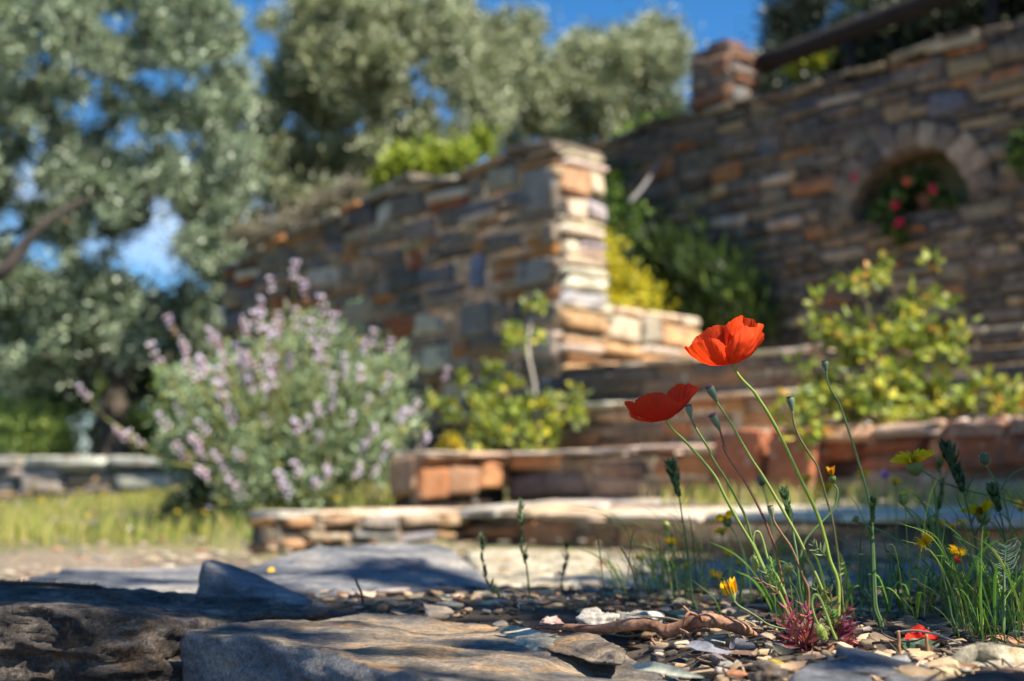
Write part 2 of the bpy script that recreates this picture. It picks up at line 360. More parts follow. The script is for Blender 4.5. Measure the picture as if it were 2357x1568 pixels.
def ground_patch(mb, X, Y, hole=None):
    XX, YY = np.meshgrid(X, Y, indexing='ij'); Z = gz(XX, YY)
    d = fbm(np.stack([XX*5, YY*5, 0*XX], -1), 4, 4)
    Z = Z + d*np.where(YY < 2.5, .006, .02)
    rx, ry = XX-O.x, YY-O.y; su = rx*U.x+ry*U.y; sv = rx*V.x+ry*V.y
    soil = np.array([.085, .065, .048]); pale = np.array([.30, .24, .175]); grass = np.array([.17, .165, .065]); dk = np.array([.09, .085, .05])
    n = (fbm(np.stack([XX*2.2, YY*2.2, 0*XX], -1), 8, 4)*.5+.5).clip(0, 1)[..., None]
    a = ss(1.7, 2.3, YY)[..., None]; b = ss(3.0, 3.3, YY)[..., None]; c = ss(5.5, 8, YY)[..., None]
    colr = soil*(1-a)+(pale*n*1.0+soil*(1-n))*a
    colr = colr*(1-b*.8)+grass*b*.8; colr = colr*(1-c)+dk*c
    mb.grid(np.stack([XX, YY, Z], -1), colr)
gx = np.unique(np.r_[np.linspace(-400, -14, 14), np.linspace(-14, -4, 21), np.arange(-4, 4.01, .06), np.linspace(4, 14, 21), np.linspace(14, 400, 14)])
gy = np.unique(np.r_[np.linspace(-60, -1, 10), np.arange(-1, 3.0, .035), np.arange(3.0, 9.5, .06), np.linspace(9.5, 30, 30), np.linspace(30, 600, 14)])
mb = MB(); ground_patch(mb, gx, gy); tag(mb.build('ground', M['ground']), kind='structure')

def gh(x, y): return float(gz(x, y))
# ------------------------------------------------------------------ stone walls and steps
Z3 = Vector((0, 0, 1))
def face(su0, sv0, along, normal):
    base = UV(su0, sv0)
    return lambda s, z, d: base + along*s + normal*d + Z3*z
def caps(mb, su0, sv0, along, across, n_or_len, zt, wid, pal, thick=(.016, .026), lr=(.16, .36), over=.015, tilt=0, r=rnd, rough=.06):
    """flat capping stones laid along a wall top; zt(s) is the top height."""
    s = 0
    while s < n_or_len-.02:
        l = min(r.uniform(*lr), n_or_len-s)
        if n_or_len-s-l < .08: l = n_or_len-s
        th = r.uniform(*thick); z = (zt(s+l/2) if callable(zt) else zt)-th+r.uniform(-.004, .006)
        sl = ((zt(s+l)-zt(s))/l if callable(zt) else 0)
        ax = (along+Z3*sl).normalized(); az = (Z3+across*-tilt+along*r.uniform(-.03, .03)).normalized(); ay = az.cross(ax).normalized()
        _sid[0] += 1
        c = UV(su0, sv0)+along*(s+l/2)+across*(wid/2-over/2+r.uniform(-.006, .006)); c.z = z
        chunk(mb, c, (ax, ay, az), (l/2-.003, wid/2+over/2, th), pick(pal, r), _sid[0], rough, 9., 7)
        s += l

# central wall: its long shaded face looks to the front left, its lit end to the front right
cw = thing('stone_wall', 'free-ending rubble stone wall with sunlit narrow end, behind the lilac bush', 'wall')
ctop = lambda s: 1.615+.02*math.sin(s*7)-.015*math.sin(s*17) if s < 1.26 else 1.60-.11*(s-1.26)-.10*max(0, s-2.2)
mb = MB()
box(mb, [UV(-2.75, .0), UV(0, .0), UV(0, .27), UV(-2.75, .27)], -.2, [ctop(2.75)-.02, 1.575, 1.575, ctop(2.75)-.02], (.05, .043, .036))
# windows of mortar stay inside the mesh; the face courses run from the corner to the far left
fpl = face(0, 0, -U, -V)
def skip_slab(s, z, w_, h_): return (.44 < s < .58 and 1.0 < z < 1.24) or (abs(s-.53) < .12+w_/2*.6 and abs(z-.89) < .085)
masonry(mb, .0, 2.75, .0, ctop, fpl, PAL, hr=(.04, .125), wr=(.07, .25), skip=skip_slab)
_sid[0] += 1; stone_face(mb, .47, .535, 1.02, 1.20, fpl, .05, (.17, .19, .26), _sid[0])
stone_face(mb, .45, .55, 1.215, 1.265, fpl, .03, (.40, .17, .04), 5); stone_face(mb, .42, .65, .81, .97, fpl, .03, (.19, .175, .15), 9)
stone_face(mb, .0, .22, 1.33, 1.52, fpl, .03, (.24, .22, .19), 19); stone_face(mb, .03, .25, 1.02, 1.13, fpl, .035, (.27, .25, .22), 29)
cwf = mb.build('wall_body', M['stone'], cw)
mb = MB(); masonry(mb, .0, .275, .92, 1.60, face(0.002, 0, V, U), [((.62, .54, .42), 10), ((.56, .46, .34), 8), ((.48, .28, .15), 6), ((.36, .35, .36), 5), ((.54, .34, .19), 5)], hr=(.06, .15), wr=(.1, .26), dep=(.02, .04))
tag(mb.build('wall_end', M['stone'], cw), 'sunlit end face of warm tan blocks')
mb = MB(); caps(mb, 0, -.03, -U, V, 2.75, lambda s: ctop(s)+.022, .33, PAL+PALG)
mb.build('coping', M['stone'], cw)
# low parapet running back to the right from the wall end
pw = thing('parapet', 'low sunlit parapet of orange stones joining the end of the free-ending wall', 'wall')
mb = MB(); box(mb, [UV(-.24, .0), UV(-.005, .0), UV(-.005, .93), UV(-.24, .93)], .3, .90, (.12, .10, .08))
masonry(mb, .0, .93, .52, .91, face(-.004, 0, V, U), [((.42, .24, .11), 10), ((.46, .28, .14), 9), ((.36, .31, .24), 6), ((.40, .20, .09), 6), ((.45, .38, .29), 5)], hr=(.06, .12), wr=(.1, .26), dep=(.02, .05))
masonry(mb, .0, .24, .52, .91, face(-.004, .93, -U, V), PALW)
mb.build('wall_body', M['stone'], pw)
mb = MB(); caps(mb, -.25, 0, V, U, .95, .945, .27, PALE, tilt=0); mb.build('coping', M['stone'], pw)

# arched wall on the right
AV = 1.42
aw = thing('retaining_wall', 'tall shaded retaining wall with an arched flower niche, along the top landing', 'wall')
atop = lambda s: 2.11+.015*math.sin(s*4+1)-.012*math.sin(s*11)+.035*max(0, s-2.6)     # s measured along u from su=-2.2
NX, NZ, NR, NB = 2.2+.83, 1.56, .285, 1.30                       # niche: centre s, arch springing z, radius, sill z
def fz(x, y):                                                    # picture point -> (su, z) on the wall plane, for checking
    d = ray(x, y); n = V; b = UV(0, AV); t = (b.x*n.x+b.y*n.y)/(d.x*n.x+d.y*n.y); p = d*t; q = p-O; return (q.x*U.x+q.y*U.y, CAMZ+d.z*t)
na, nb = fz(1967, 480), fz(2240, 455); nt_ = fz(2105, 340)
NX = 2.2+(na[0]+nb[0])/2; NR = (nb[0]-na[0])/2; NB = (fz(1975, 510)[1]+fz(2235, 470)[1])/2; NZ = nt_[1]-NR*.88; NA = .88
apl = face(-2.2, AV, U, -V)
def in_niche(s, z, g=0):
    if z < NZ: return abs(s-NX) < NR+g and z > NB-g
    return ((s-NX)/(NR+g))**2+((z-NZ)/(NR*NA+g))**2 < 1
def skip_n(s, z, w_, h_): return in_niche(s, z, .085) and z > NB-.03 or in_niche(s-w_*.4, z, .03) or in_niche(s+w_*.4, z, .03)
mb = MB()
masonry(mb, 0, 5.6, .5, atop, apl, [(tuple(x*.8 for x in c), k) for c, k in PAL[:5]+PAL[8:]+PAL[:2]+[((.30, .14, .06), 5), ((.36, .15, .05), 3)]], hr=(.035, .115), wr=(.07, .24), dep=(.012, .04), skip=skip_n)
# mortar face round the arch opening, then the solid wall behind it
ang = np.linspace(0, math.pi, 25); arc = [(NX+NR*math.cos(a), NZ+NR*NA*math.sin(a)) for a in ang]
mc = (.075, .066, .055)
def q4(a, b, c, d, col=mc, dd=0.0): mb.add([tuple(apl(s, z, dd)) for s, z in (a, b, c, d)], [(0, 1, 2, 3)], col)
q4((0, .2), (5.6, .2), (5.6, NB), (0, NB)); q4((0, NB), (NX-NR, NB), (NX-NR, 2.08), (0, 2.08)); q4((NX+NR, NB), (5.6, NB), (5.6, 2.08), (NX+NR, 2.08))
for (a, b) in zip(arc[:-1], arc[1:]): q4(b, a, (a[0], 2.08), (b[0], 2.08))
box(mb, [UV(-2.2, AV+.34), UV(3.4, AV+.34), UV(3.4, AV+.42), UV(-2.2, AV+.42)], .2, 2.07, mc)
mb.add([tuple(UV(-2.2, AV, 2.08)), tuple(UV(3.4, AV, 2.08)), tuple(UV(3.4, AV+.42, 2.08)), tuple(UV(-2.2, AV+.42, 2.08))], [(0, 1, 2, 3)], mc)
mb.build('wall_body', M['stone'], aw)
mb = MB()                                                       # voussoirs
nv = 11
for i in range(nv):
    a0, a1 = math.pi*i/nv, math.pi*(i+1)/nv; am = (a0+a1)/2; r0, r1 = 1.0, 1.0
    cs = apl(NX+(NR+.055)*math.cos(am), NZ+(NR*NA+.055)*math.sin(am), .012)
    rad = (U*math.cos(am)+Z3*math.sin(am)).normalized(); tan = (-U*math.sin(am)+Z3*math.cos(am)).normalized()
    _sid[0] += 1; chunk(mb, cs, (rad, tan, -V), (.062*rnd.uniform(.9, 1.2), math.pi*NR/nv/2*.98+.004, .03), pick(PAL[:4]), _sid[0], .07, 8., 4)
for sd_ in (-1, 1):
    z = NB
    while z < NZ-.02:
        h = min(rnd.uniform(.06, .1), NZ-z); _sid[0] += 1
        chunk(mb, apl(NX+sd_*(NR+.055), z+h/2, .012), (U, Z3, -V), (.06, h/2-.003, .03), pick(PAL[:4]), _sid[0], .07, 8., 4); z += h
mb.build('arch', M['stone'], aw)
mb = MB()                                                       # the niche: soffit, jambs, sill and rubble back
loop = [(NX-NR, NB)]+[(NX-NR, NB+(NZ-NB)*.5)]+arc[::-1]+[(NX+NR, NB)]
P = np.array([[tuple(apl(s, z, -k*.33)) for (s, z) in loop] for k in (0, .25, .5, .75, 1)]); mb.grid(P, (.17, .14, .10))
P = np.array([[tuple(apl(NX-NR+2*NR*t, NB, -k*.33)) for t in (0, .25, .5, .75, 1)] for k in (0, .5, 1)]); mb.grid(P, (.2, .17, .13))
def in_back(s, z, w_, h_): return not in_niche(s, z, .03)
masonry(mb, NX-NR-.02, NX+NR+.02, NB, NZ+NR, lambda s, z, d: apl(s, z, d-.335), PAL, skip=in_back)
mb.build('niche', M['stone'], aw)
mb = MB(); caps(mb, -2.2, AV-.02, U, V, 5.6, lambda s: atop(s)+.02, .38, PAL[:4]+PAL[8:9], thick=(.011, .018), lr=(.14, .3), rough=.09); mb.build('coping', M['stone'], aw)
# pillar on the wall
a = fz(1640, 200); 
pl = thing('stone_pillar', 'short dark red-brown stone pillar rising from the top of the arched wall', 'pillar')
mb = MB(); ps = a[0]-.14; pz = fz(1640, 120)[1]
box(mb, [UV(ps, AV), UV(ps+.26, AV), UV(ps+.26, AV+.26), UV(ps, AV+.26)], 2.135, pz-.02, (.12, .09, .07))
PALP = [((.22, .10, .06), 8), ((.17, .13, .10), 8), ((.13, .12, .12), 6), ((.27, .12, .07), 4)]
masonry(mb, 0, .26, 2.14, pz-.02, face(ps, AV, U, -V), PALP); masonry(mb, 0, .26, 2.14, pz-.02, face(ps+.26, AV, V, U), PALP); masonry(mb, 0, .26, 2.14, pz-.02, face(ps, AV+.26, -V, -U), PALP)
mb.build('pillar_body', M['stone'], pl)
mb = MB(); chunk(mb, UV(ps+.13, AV+.13, pz), (U, V, Z3), (.14, .14, .03), (.10, .06, .045), 3, .05)
chunk(mb, UV(ps+.14, AV+.13, pz+.045), (U, V, Z3), (.075, .08, .035), (.12, .05, .035), 4, .12); mb.build('cap_stone', M['stone'], pl)
# pergola beam on posts behind the wall
bm_ = thing('pergola_beam', 'dark sloping wooden beam and posts above the arched wall', 'pergola')
b0 = fz(1700, 150); b1 = fz(2056, 22)
mb = MB(); p0 = UV(b0[0]-.1, AV+.24, b0[1]+.06); p1 = UV(b1[0]+1.2, AV+.24, b1[1]+(b1[1]-b0[1])/(b1[0]-b0[0])*1.2+.10)
tube(mb, [p0, p0.lerp(p1, .5), p1], .055, (.022, .016, .013), 8, 4, .1, 3); mb.build('beam', M['wood'], bm_)
for k in (.28, .62, .98):
    q = p0.lerp(p1, k); mb = MB(); tube(mb, [(q.x, q.y, 2.09), (q.x, q.y, q.z-.03)], .03, (.022, .016, .013), 8, 2, .1, 4); mb.build('post', M['wood'], bm_)

# the flight of steps: riser faces look to the front left, wings run forward on the left
def step(label, su0, su1, svf, svb, z0, zt, ztb, pal, tpal, hr, wr, wing=None, wpal=None, wz=None, tw=.24):
    t = thing('stone_step', label, 'step', group='steps of the rustic stone stair')
    mb = MB(); box(mb, [UV(su0, svf), UV(su1, svf), UV(su1, svb), UV(su0, svb)], -.15, [zt-.03, zt-.03, ztb-.03, ztb-.03], (.12, .095, .07))
    masonry(mb, 0, su1-su0, z0, zt-.016, face(su0, svf, U, -V), pal, hr=hr, wr=wr, dep=(.01, .025), split=.12); mb.build('riser', M['stone'], t)
    mb = MB(); caps(mb, su0-.01, svf-.022, U, V, su1-su0+.01, zt, tw, tpal, thick=(.007, .013), lr=(.12, .42), tilt=(ztb-zt)/(svb-svf), rough=.10)
    k = svf+tw
    while k < svb+.05:
        zz = zt+(ztb-zt)*(k+.08-svf)/(svb-svf); caps(mb, su0+rnd.uniform(-.05, .0), k, U, V, su1-su0, zz, .2, tpal, thick=(.014, .02), lr=(.18, .4), tilt=(ztb-zt)/(svb-svf), rough=.05); k += .2
    mb.build('tread', M['stone'], t)
    if wing:
        ln, wd = wing; mb = MB()
        box(mb, [UV(su0-wd, svf-ln), UV(su0, svf-ln), UV(su0, svf), UV(su0-wd, svf)], -.15, wz-.025, (.12, .095, .07))
        masonry(mb, 0, ln, z0-.02, wz-.014, face(su0, svf-ln, V, U), wpal, hr=(.03, .055), wr=(.06, .17), dep=(.015, .04))
        masonry(mb, 0, wd, z0-.02, wz-.014, face(su0-wd, svf-ln, U, -V), PALB, hr=(.08, .1), wr=(.1, .2), dep=(.01, .03))
        mb.build('side_wall', M['stone'], t)
        mb = MB(); caps(mb, su0, svf-ln-.015, V, -U, ln+.02, wz, wd+.02, tpal, thick=(.007, .012), lr=(.1, .3), rough=.10); mb.build('side_coping', M['stone'], t)
    return t
step('lowest stone step with a long pale sunlit tread edge and rubble side wall', .874, 3.1, -1.315, -.90, -.06, .07, .10, PALB, PALE, (.055, .09), (.1, .22), (.66, .13), PALW, .066)
step('second stone step from the ground, orange-brown riser, tilted blocks at its left end', .641, 1.70, -.908, -.44, .09, .253, .272, PALB, PALE, (.06, .10), (.14, .30))
step('third stone step from the ground, brown riser with a square red-brown corner block', .409, 1.75, -.455, .02, .25, .44, .46, PALB, PALE, (.05, .08), (.12, .26))
step('topmost stone step edging the landing below the parapet and arched wall', .0, 3.2, 0, AV, .44, .637, .67, [((.18, .12, .08), 8), ((.13, .11, .095), 8), ((.27, .15, .08), 6), ((.11, .10, .095), 5)], PALE[:3]+[((.3, .25, .2), 6)], (.04, .065), (.14, .36))
# tilted blocks at the left end of the second step
t = thing('edging_stones', 'row of rough rust and pale stones at the left end of the second step', 'edging stones')
mb = MB(); box(mb, [UV(.50, -1.29), UV(.63, -1.29), UV(.63, -.92), UV(.50, -.92)], -.05, .232, (.06, .04, .03))
RUST = [((.42, .19, .085), 8), ((.36, .27, .20), 5), ((.40, .16, .07), 7), ((.30, .17, .10), 5), ((.44, .33, .24), 3)]
masonry(mb, 0, .37, .09, .24, face(.632, -1.29, V, U), RUST, hr=(.08, .13), wr=(.09, .19), dep=(.015, .04), split=.1); masonry(mb, 0, .13, .09, .24, face(.50, -1.29, U, -V), PALB, hr=(.1, .14), split=0)
mb.build('block_row', M['stone'], t); mb = MB(); caps(mb, .66, -1.31, V, -U, .41, .246, .17, PALE+RUST[:1], thick=(.008, .014), lr=(.08, .18), rough=.12); mb.build('coping', M['stone'], t)
# red planter wall
rw = thing('planter_wall', 'low rust-red stone planter wall under the leafy shrub on the right', 'wall')
mb = MB(); box(mb, [UV(1.71, -.90), UV(3.2, -.90), UV(3.2, -.70), UV(1.71, -.70)], -.1, .25, (.14, .08, .06))
masonry(mb, .02, 1.5, .17, .272, face(1.69, -.905, U, -V), PALR, hr=(.1, .11), wr=(.16, .34), dep=(.02, .04)); masonry(mb, .02, 1.5, .06, .165, face(1.69, -.905, U, -V), [((.36, .25, .17), 5), ((.28, .14, .09), 5), ((.38, .31, .24), 4)], hr=(.1, .11), wr=(.14, .3), dep=(.01, .03))
mb.build('wall_body', M['stone'], rw)
mb = MB(); caps(mb, 1.69, -.945, U, V, 1.5, .292, .2, [((.56, .30, .19), 6), ((.52, .36, .26), 4), ((.48, .20, .11), 6)], thick=(.014, .022), lr=(.1, .26), rough=.12)
for i in range(60):
    _sid[0] += 1; q = UV(1.7+rnd.random()*1.4, -.93+rnd.random()*.2, .293); chunk(mb, q, (U, V, Z3), (rnd.uniform(.008, .022), rnd.uniform(.008, .02), rnd.uniform(.004, .011)), pick([((.5, .33, .24), 5), ((.55, .48, .42), 5), ((.4, .18, .1), 4)]), _sid[0], .15, 4, 3)
mb.build('coping', M['stone'], rw)
mb = MB(); q = UV(1.66, -.96, .15); chunk(mb, q, (U, V, Z3), (.075, .06, .135), (.38, .13, .06), 77, .07, 14., 12); chunk(mb, UV(1.82, -.955, .16), (U, V, Z3), (.07, .05, .10), (.34, .115, .055), 79, .08, 14., 12); mb.build('end_block', M['stone'], rw)
# planting soil behind the red wall and landing edge
mb = MB(); box(mb, [UV(1.76, -.72), UV(3.2, -.72), UV(3.2, -.03), UV(1.76, -.03)], -.1, [.27, .27, .33, .33], (.09, .065, .05)); tag(mb.build('soil', M['ground']), kind='structure')
# low wall at the far left of the meadow
lw = thing('low_wall', 'low grey dry-stone wall at the back of the meadow, far left', 'wall')
LA, LB = Vector((-4.6, 7.72, 0)), Vector((-1.45, 7.45, 0)); ld = (LB-LA).normalized(); ln_ = Vector((ld.y, -ld.x, 0)); LL = (LB-LA).length
mb = MB(); v = [LA, LB, LB-ln_*.3, LA-ln_*.3]; box(mb, v, -.15, .26, (.14, .13, .11))
masonry(mb, 0, LL, -.06, .27, lambda s, z, d: LA+ld*s+ln_*d+Z3*z, PALG+PALW[:3], hr=(.06, .13), wr=(.14, .45), dep=(.01, .05)); mb.build('wall_body', M['stone'], lw)
mb = MB(); s = 0
while s < LL:
    l = rnd.uniform(.25, .55); _sid[0] += 1; chunk(mb, LA+ld*(s+l/2)-ln_*.12+Z3*.29, (ld, ln_, Z3), (l/2-.01, .19, .032), pick([((.42, .41, .38), 5), ((.33, .32, .30), 5), ((.20, .2, .2), 4)]), _sid[0], .06, 8, 6); s += l
mb.build('coping', M['stone'], lw)
# ------------------------------------------------------------------ foreground rocks
f3 = lambda *a: [G(x, y, z) for (x, y, z) in a]
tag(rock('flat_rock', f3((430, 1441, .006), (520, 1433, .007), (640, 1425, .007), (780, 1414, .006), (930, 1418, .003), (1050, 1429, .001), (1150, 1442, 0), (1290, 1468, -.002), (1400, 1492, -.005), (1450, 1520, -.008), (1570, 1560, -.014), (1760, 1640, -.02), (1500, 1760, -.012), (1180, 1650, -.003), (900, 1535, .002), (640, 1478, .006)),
     -.12, M['tan_rock'], N=330, rings=80, side=26, amp=.0030, samp=.005, seed=5, ojit=.003, fr=15., oc=6, lipr=.003, side_m=M['blue_rock']), 'broad flat tan rock with its front shade painted blue-grey and dappled shade, bottom centre', 'rock')  # bluish shade of the front face is put into the side material's colour
tag(rock('rough_rock', f3((-200, 1335, .020), (0, 1336, .020), (160, 1345, .019), (330, 1358, .017), (500, 1372, .013), (640, 1380, .009), (740, 1392, .004), (757, 1404, .000), (700, 1416, .000), (560, 1416, .004), (400, 1424, .011), (250, 1412, .019), (120, 1402, .020), (0, 1400, .020), (-200, 1405, .020)),
     -.12, M['dark_rock'], N=420, rings=80, side=44, amp=.0035, samp=.0055, seed=9, ojit=.003, bulge=.01, fr=26., oc=6, lipr=.005), 'big rough dark grey-brown rock filling the bottom left corner', 'rock')
tag(rock('rock_flake', f3((1136, 1446, .002), (1170, 1438, .005), (1230, 1446, .006), (1290, 1462, .005), (1345, 1480, .002), (1280, 1484, .002), (1200, 1470, .001)), -.01, M['pale_rock'], N=90, rings=16, side=6, amp=.0008, samp=.001, seed=3, ojit=.002), 'thin pale stone flake on the back edge of the flat tan rock', 'rock')
tag(rock('rock_lump', f3((1290, 1462, .003), (1340, 1455, .005), (1390, 1468, .006), (1415, 1490, .004), (1420, 1512, .003), (1360, 1506, .001), (1300, 1492, .001), (1265, 1478, .002)), -.004, M['tan_rock'], dome=.003, N=140, rings=30, side=14, amp=.0016, samp=.003, seed=13, ojit=.003, fr=38., lipr=.002), 'crumbly tan lump of stone at the right end of the flat tan rock', 'rock')
tag(rock('wedge_rock', [D(482, 1283, 1.46), D(560, 1305, 1.44), D(640, 1340, 1.42), D(722, 1384, 1.38), D(700, 1392, 1.34), D(600, 1362, 1.36), D(530, 1330, 1.39), D(470, 1290, 1.42)],
     -.05, M['blue_rock'], N=150, rings=16, side=22, amp=.001, samp=.003, seed=21, ojit=.002), 'dark blue-grey wedge of slate standing on edge, left of centre', 'rock')
tag(rock('slab', f3((488, 1368, 0), (540, 1318, .014), (640, 1280, .028), (760, 1258, .036), (870, 1248, .040), (1000, 1250, .038), (1060, 1270, .028), (1100, 1310, .006), (1160, 1350, -.01), (1110, 1374, -.012), (950, 1384, -.006), (800, 1387, -.004), (640, 1384, 0)),
     -.07, M['blue_rock'], N=180, rings=40, side=12, amp=.004, samp=.006, seed=31, dome=.006), 'large smooth blue-grey slab with dappled shade in front of the lowest step', 'rock')
tag(rock('slab', f3((20, 1350, .004), (120, 1312, .004), (300, 1303, .005), (480, 1300, .004), (520, 1345, .002), (450, 1372, 0), (250, 1378, 0), (80, 1372, 0)), -.07, M['blue_rock'], N=150, rings=30, side=10, amp=.003, samp=.005, seed=33), 'thin grey slab behind the big rough rock on the left', 'rock')
tag(rock('paving_slab', f3((1070, 1262, -.025), (1300, 1268, -.025), (1480, 1284, -.025), (1530, 1310, -.02), (1440, 1336, -.016), (1250, 1338, -.012), (1120, 1334, -.014)), -.08, M['pale_rock'], N=120, rings=24, side=6, amp=.006, samp=.003, seed=41), 'pale sunlit paving slab at the foot of the lowest step', 'paving slab')
tag(rock('paving_slab', f3((1540, 1300, -.022), (1720, 1290, -.022), (1900, 1302, -.022), (1980, 1330, -.02), (1860, 1356, -.015), (1650, 1352, -.012)), -.08, M['blue_rock'], N=120, rings=24, side=6, amp=.004, samp=.003, seed=43), 'grey paving slab in the shade behind the poppy stems', 'paving slab')
tag(rock('paving_slab', f3((2020, 1300, -.022), (2200, 1290, -.022), (2420, 1302, -.022), (2480, 1350, -.02), (2260, 1372, -.015), (2060, 1356, -.012)), -.08, M['blue_rock'], N=120, rings=24, side=6, amp=.004, samp=.003, seed=45), 'grey paving slab behind the grass tufts on the far right', 'paving slab')
# small stones by the poppies
def pebble(name, label, x, y, Y, r, m, seed, noise=.35, cat='stone', na=26, nb=36):
    p = D(x, y, Y); mb = MB(); sphere(mb, p, r, (1, 1, 1), na, nb, noise, seed); return tag(mb.build(name, m), label, cat)
pebble('stone', 'chalky white pitted stone behind the left part of the root', 1376, 1432, 1.16, (.017, .013, .011), M['white_rock'], 3, .45)
pebble('stone', 'smooth greyish white stone behind the middle of the root', 1480, 1430, 1.19, (.020, .012, .009), M['white_rock'], 8, .3)
pebble('stone', 'small pink stone between the flat rock and the root', 1268, 1437, 1.15, (.011, .009, .006), M['pink_rock'], 5, .4)
pebble('stone', 'ochre pebble between the two white stones', 1432, 1430, 1.2, (.010, .009, .009), M['pale_rock'], 6, .3)
tag(rock('stone', f3((2180, 1518, .010), (2215, 1487, .020), (2270, 1476, .023), (2330, 1490, .018), (2400, 1510, .012), (2440, 1545, .004), (2330, 1556, .002), (2240, 1546, .006)), -.02, M['pale_rock'], N=160, rings=36, side=16, amp=.0015, samp=.003, seed=61, ojit=.002), 'pale cream stone in full sun at the bottom right', 'stone')
tag(rock('stone', f3((1925, 1482, .017), (1975, 1487, .016), (2060, 1512, .012), (2140, 1535, .008), (2130, 1572, .006), (2050, 1560, .008), (1960, 1520, .012)), -.02, M['blue_rock'], N=120, rings=20, side=10, amp=.001, samp=.003, seed=63, ojit=.002), 'dark slanting stone at the foot of the tall poppy', 'stone')
tag(rock('stone', f3((1820, 1545, .012), (1870, 1523, .012), (1950, 1520, .012), (2000, 1535, .010), (2005, 1600, .008), (1830, 1600, .008)), -.03, M['blue_rock'], N=120, rings=20, side=12, amp=.001, samp=.003, seed=65, ojit=.002), 'dark square-edged stone at the bottom edge below the tall poppy', 'stone')
tag(rock('stone', f3((2150, 1560, .008), (2220, 1545, .012), (2300, 1540, .014), (2400, 1550, .012), (2440, 1620, .008), (2160, 1620, .006)), -.03, M['dark_rock'], N=120, rings=20, side=12, amp=.0015, samp=.003, seed=67, ojit=.003), 'dark brown stone in the bottom right corner below the pale cream stone', 'stone')
pebble('stone', 'near-black round stone at the bottom edge left of the dark stones', 1770, 1560, .80, (.011, .009, .008), M['dark_rock'], 12, .3)

# ------------------------------------------------------------------ litter on the ground near the poppies
def litter():
    mb = MB(); r = random.Random(5)
    LC = [((.40, .28, .165), 8), ((.27, .185, .11), 8), ((.17, .125, .085), 8), ((.52, .40, .26), 7), ((.09, .07, .055), 6), ((.33, .28, .23), 5), ((.34, .16, .08), 3), ((.20, .18, .17), 4)]
    def ok(x, y): 
        return True
    for i in range(4300):                          # chips
        Y = .74+1.25*r.random()**1.25; lo, hi = (-.30 if Y > 1.22 else .05), .42*Y+.22; x = r.uniform(lo, hi)
        if Y < 1.12 and x < (.10+.0*Y): continue
        z = gh(x, Y)+r.uniform(-.002, .007); s = r.uniform(.002, .0072)*(1.6 if r.random() < .12 else 1)
        a = r.uniform(0, 6.28); tl = r.uniform(-.4, .4); ax = Vector((math.cos(a), math.sin(a), tl*.5)).normalized(); az = Vector((tl, r.uniform(-.4, .4), 1)).normalized(); ay = az.cross(ax).normalized(); az = ax.cross(ay)
        chunk(mb, (x, Y, z), (ax, ay, az), (s*r.uniform(.9, 1.8), s, s*r.uniform(.25, .6)), pick(LC, r), i, .28, 3.5, 3)
    for i in range(1600):                          # dry narrow leaves, curled
        Y = .74+1.35*r.random()**1.2; lo, hi = (-.32 if Y > 1.22 else .06), .42*Y+.22; x = r.uniform(lo, hi)
        if Y < 1.12 and x < .10: continue
        if .0 < x < .21 and abs(Y-(1.10-(x-.02)*.47)) < .028: continue
        z = gh(x, Y)+r.uniform(.001, .009); a = r.uniform(0, 6.28); L_ = r.uniform(.012, .033); W = L_*r.uniform(.07, .14); cu = r.uniform(-.25, .35); roll = r.uniform(-.9, .9); tl = r.gauss(0, .16)
        d = np.array([math.cos(a), math.sin(a), tl]); n = np.array([-math.sin(a)*math.cos(roll), math.cos(a)*math.cos(roll), math.sin(roll)])
        t = np.linspace(0, 1, 7); wv = np.sin(np.pi*t**.8)**.8*W; k = np.array([-1, -.4, .4, 1])
        P = np.array([x, Y, z])+d*(t-.5)[:, None, None]*L_+n*(wv[:, None]*k)[..., None]+np.array([0, 0, 1])*(cu*L_*((t-.5)**2)[:, None, None]*2+(np.abs(k)**2*W*.5)[None, :, None])
        mb.grid(P, pick(LC, r))
    for i in range(150):                           # fine twigs
        Y = r.uniform(.78, 1.7); x = r.uniform(.06 if Y < 1.15 else -.2, .42*Y); z = gh(x, Y)+.006; a = r.uniform(0, 6.28); L_ = r.uniform(.02, .08); b = r.uniform(-.3, .3)
        p = [(x+math.cos(a+b*k)*L_*k, Y+math.sin(a+b*k)*L_*k, z+r.uniform(0, .006)) for k in (0, .4, .7, 1)]
        tube(mb, p, [.0011, .0008, .0005], pick([((.16, .11, .08), 5), ((.27, .2, .14), 4), ((.08, .07, .06), 4)], r), 5, 2)
    return tag(mb.build('leaf_litter', M['litter']), kind='stuff')
litter()
def rubble():
    mb = MB(); r = random.Random(15)
    for i in range(1300):
        Y = 1.75+1.9*r.random(); x = r.uniform(-.45*Y, .45*Y); z = (gh(x, Y) if r.random() < .8 else -.016)+.003; s = r.uniform(.003, .010)
        chunk(mb, (x, Y, z), ((1, 0, 0), (0, 1, 0), (0, 0, 1)), (s*r.uniform(.8, 1.8), s, s*.45), pick([((.38, .30, .21), 7), ((.30, .22, .15), 5), ((.22, .19, .16), 5), ((.44, .36, .27), 3), ((.34, .18, .11), 2)], r), i, .25, 4, 3)
    tag(mb.build('gravel', M['litter']), kind='stuff')
rubble()
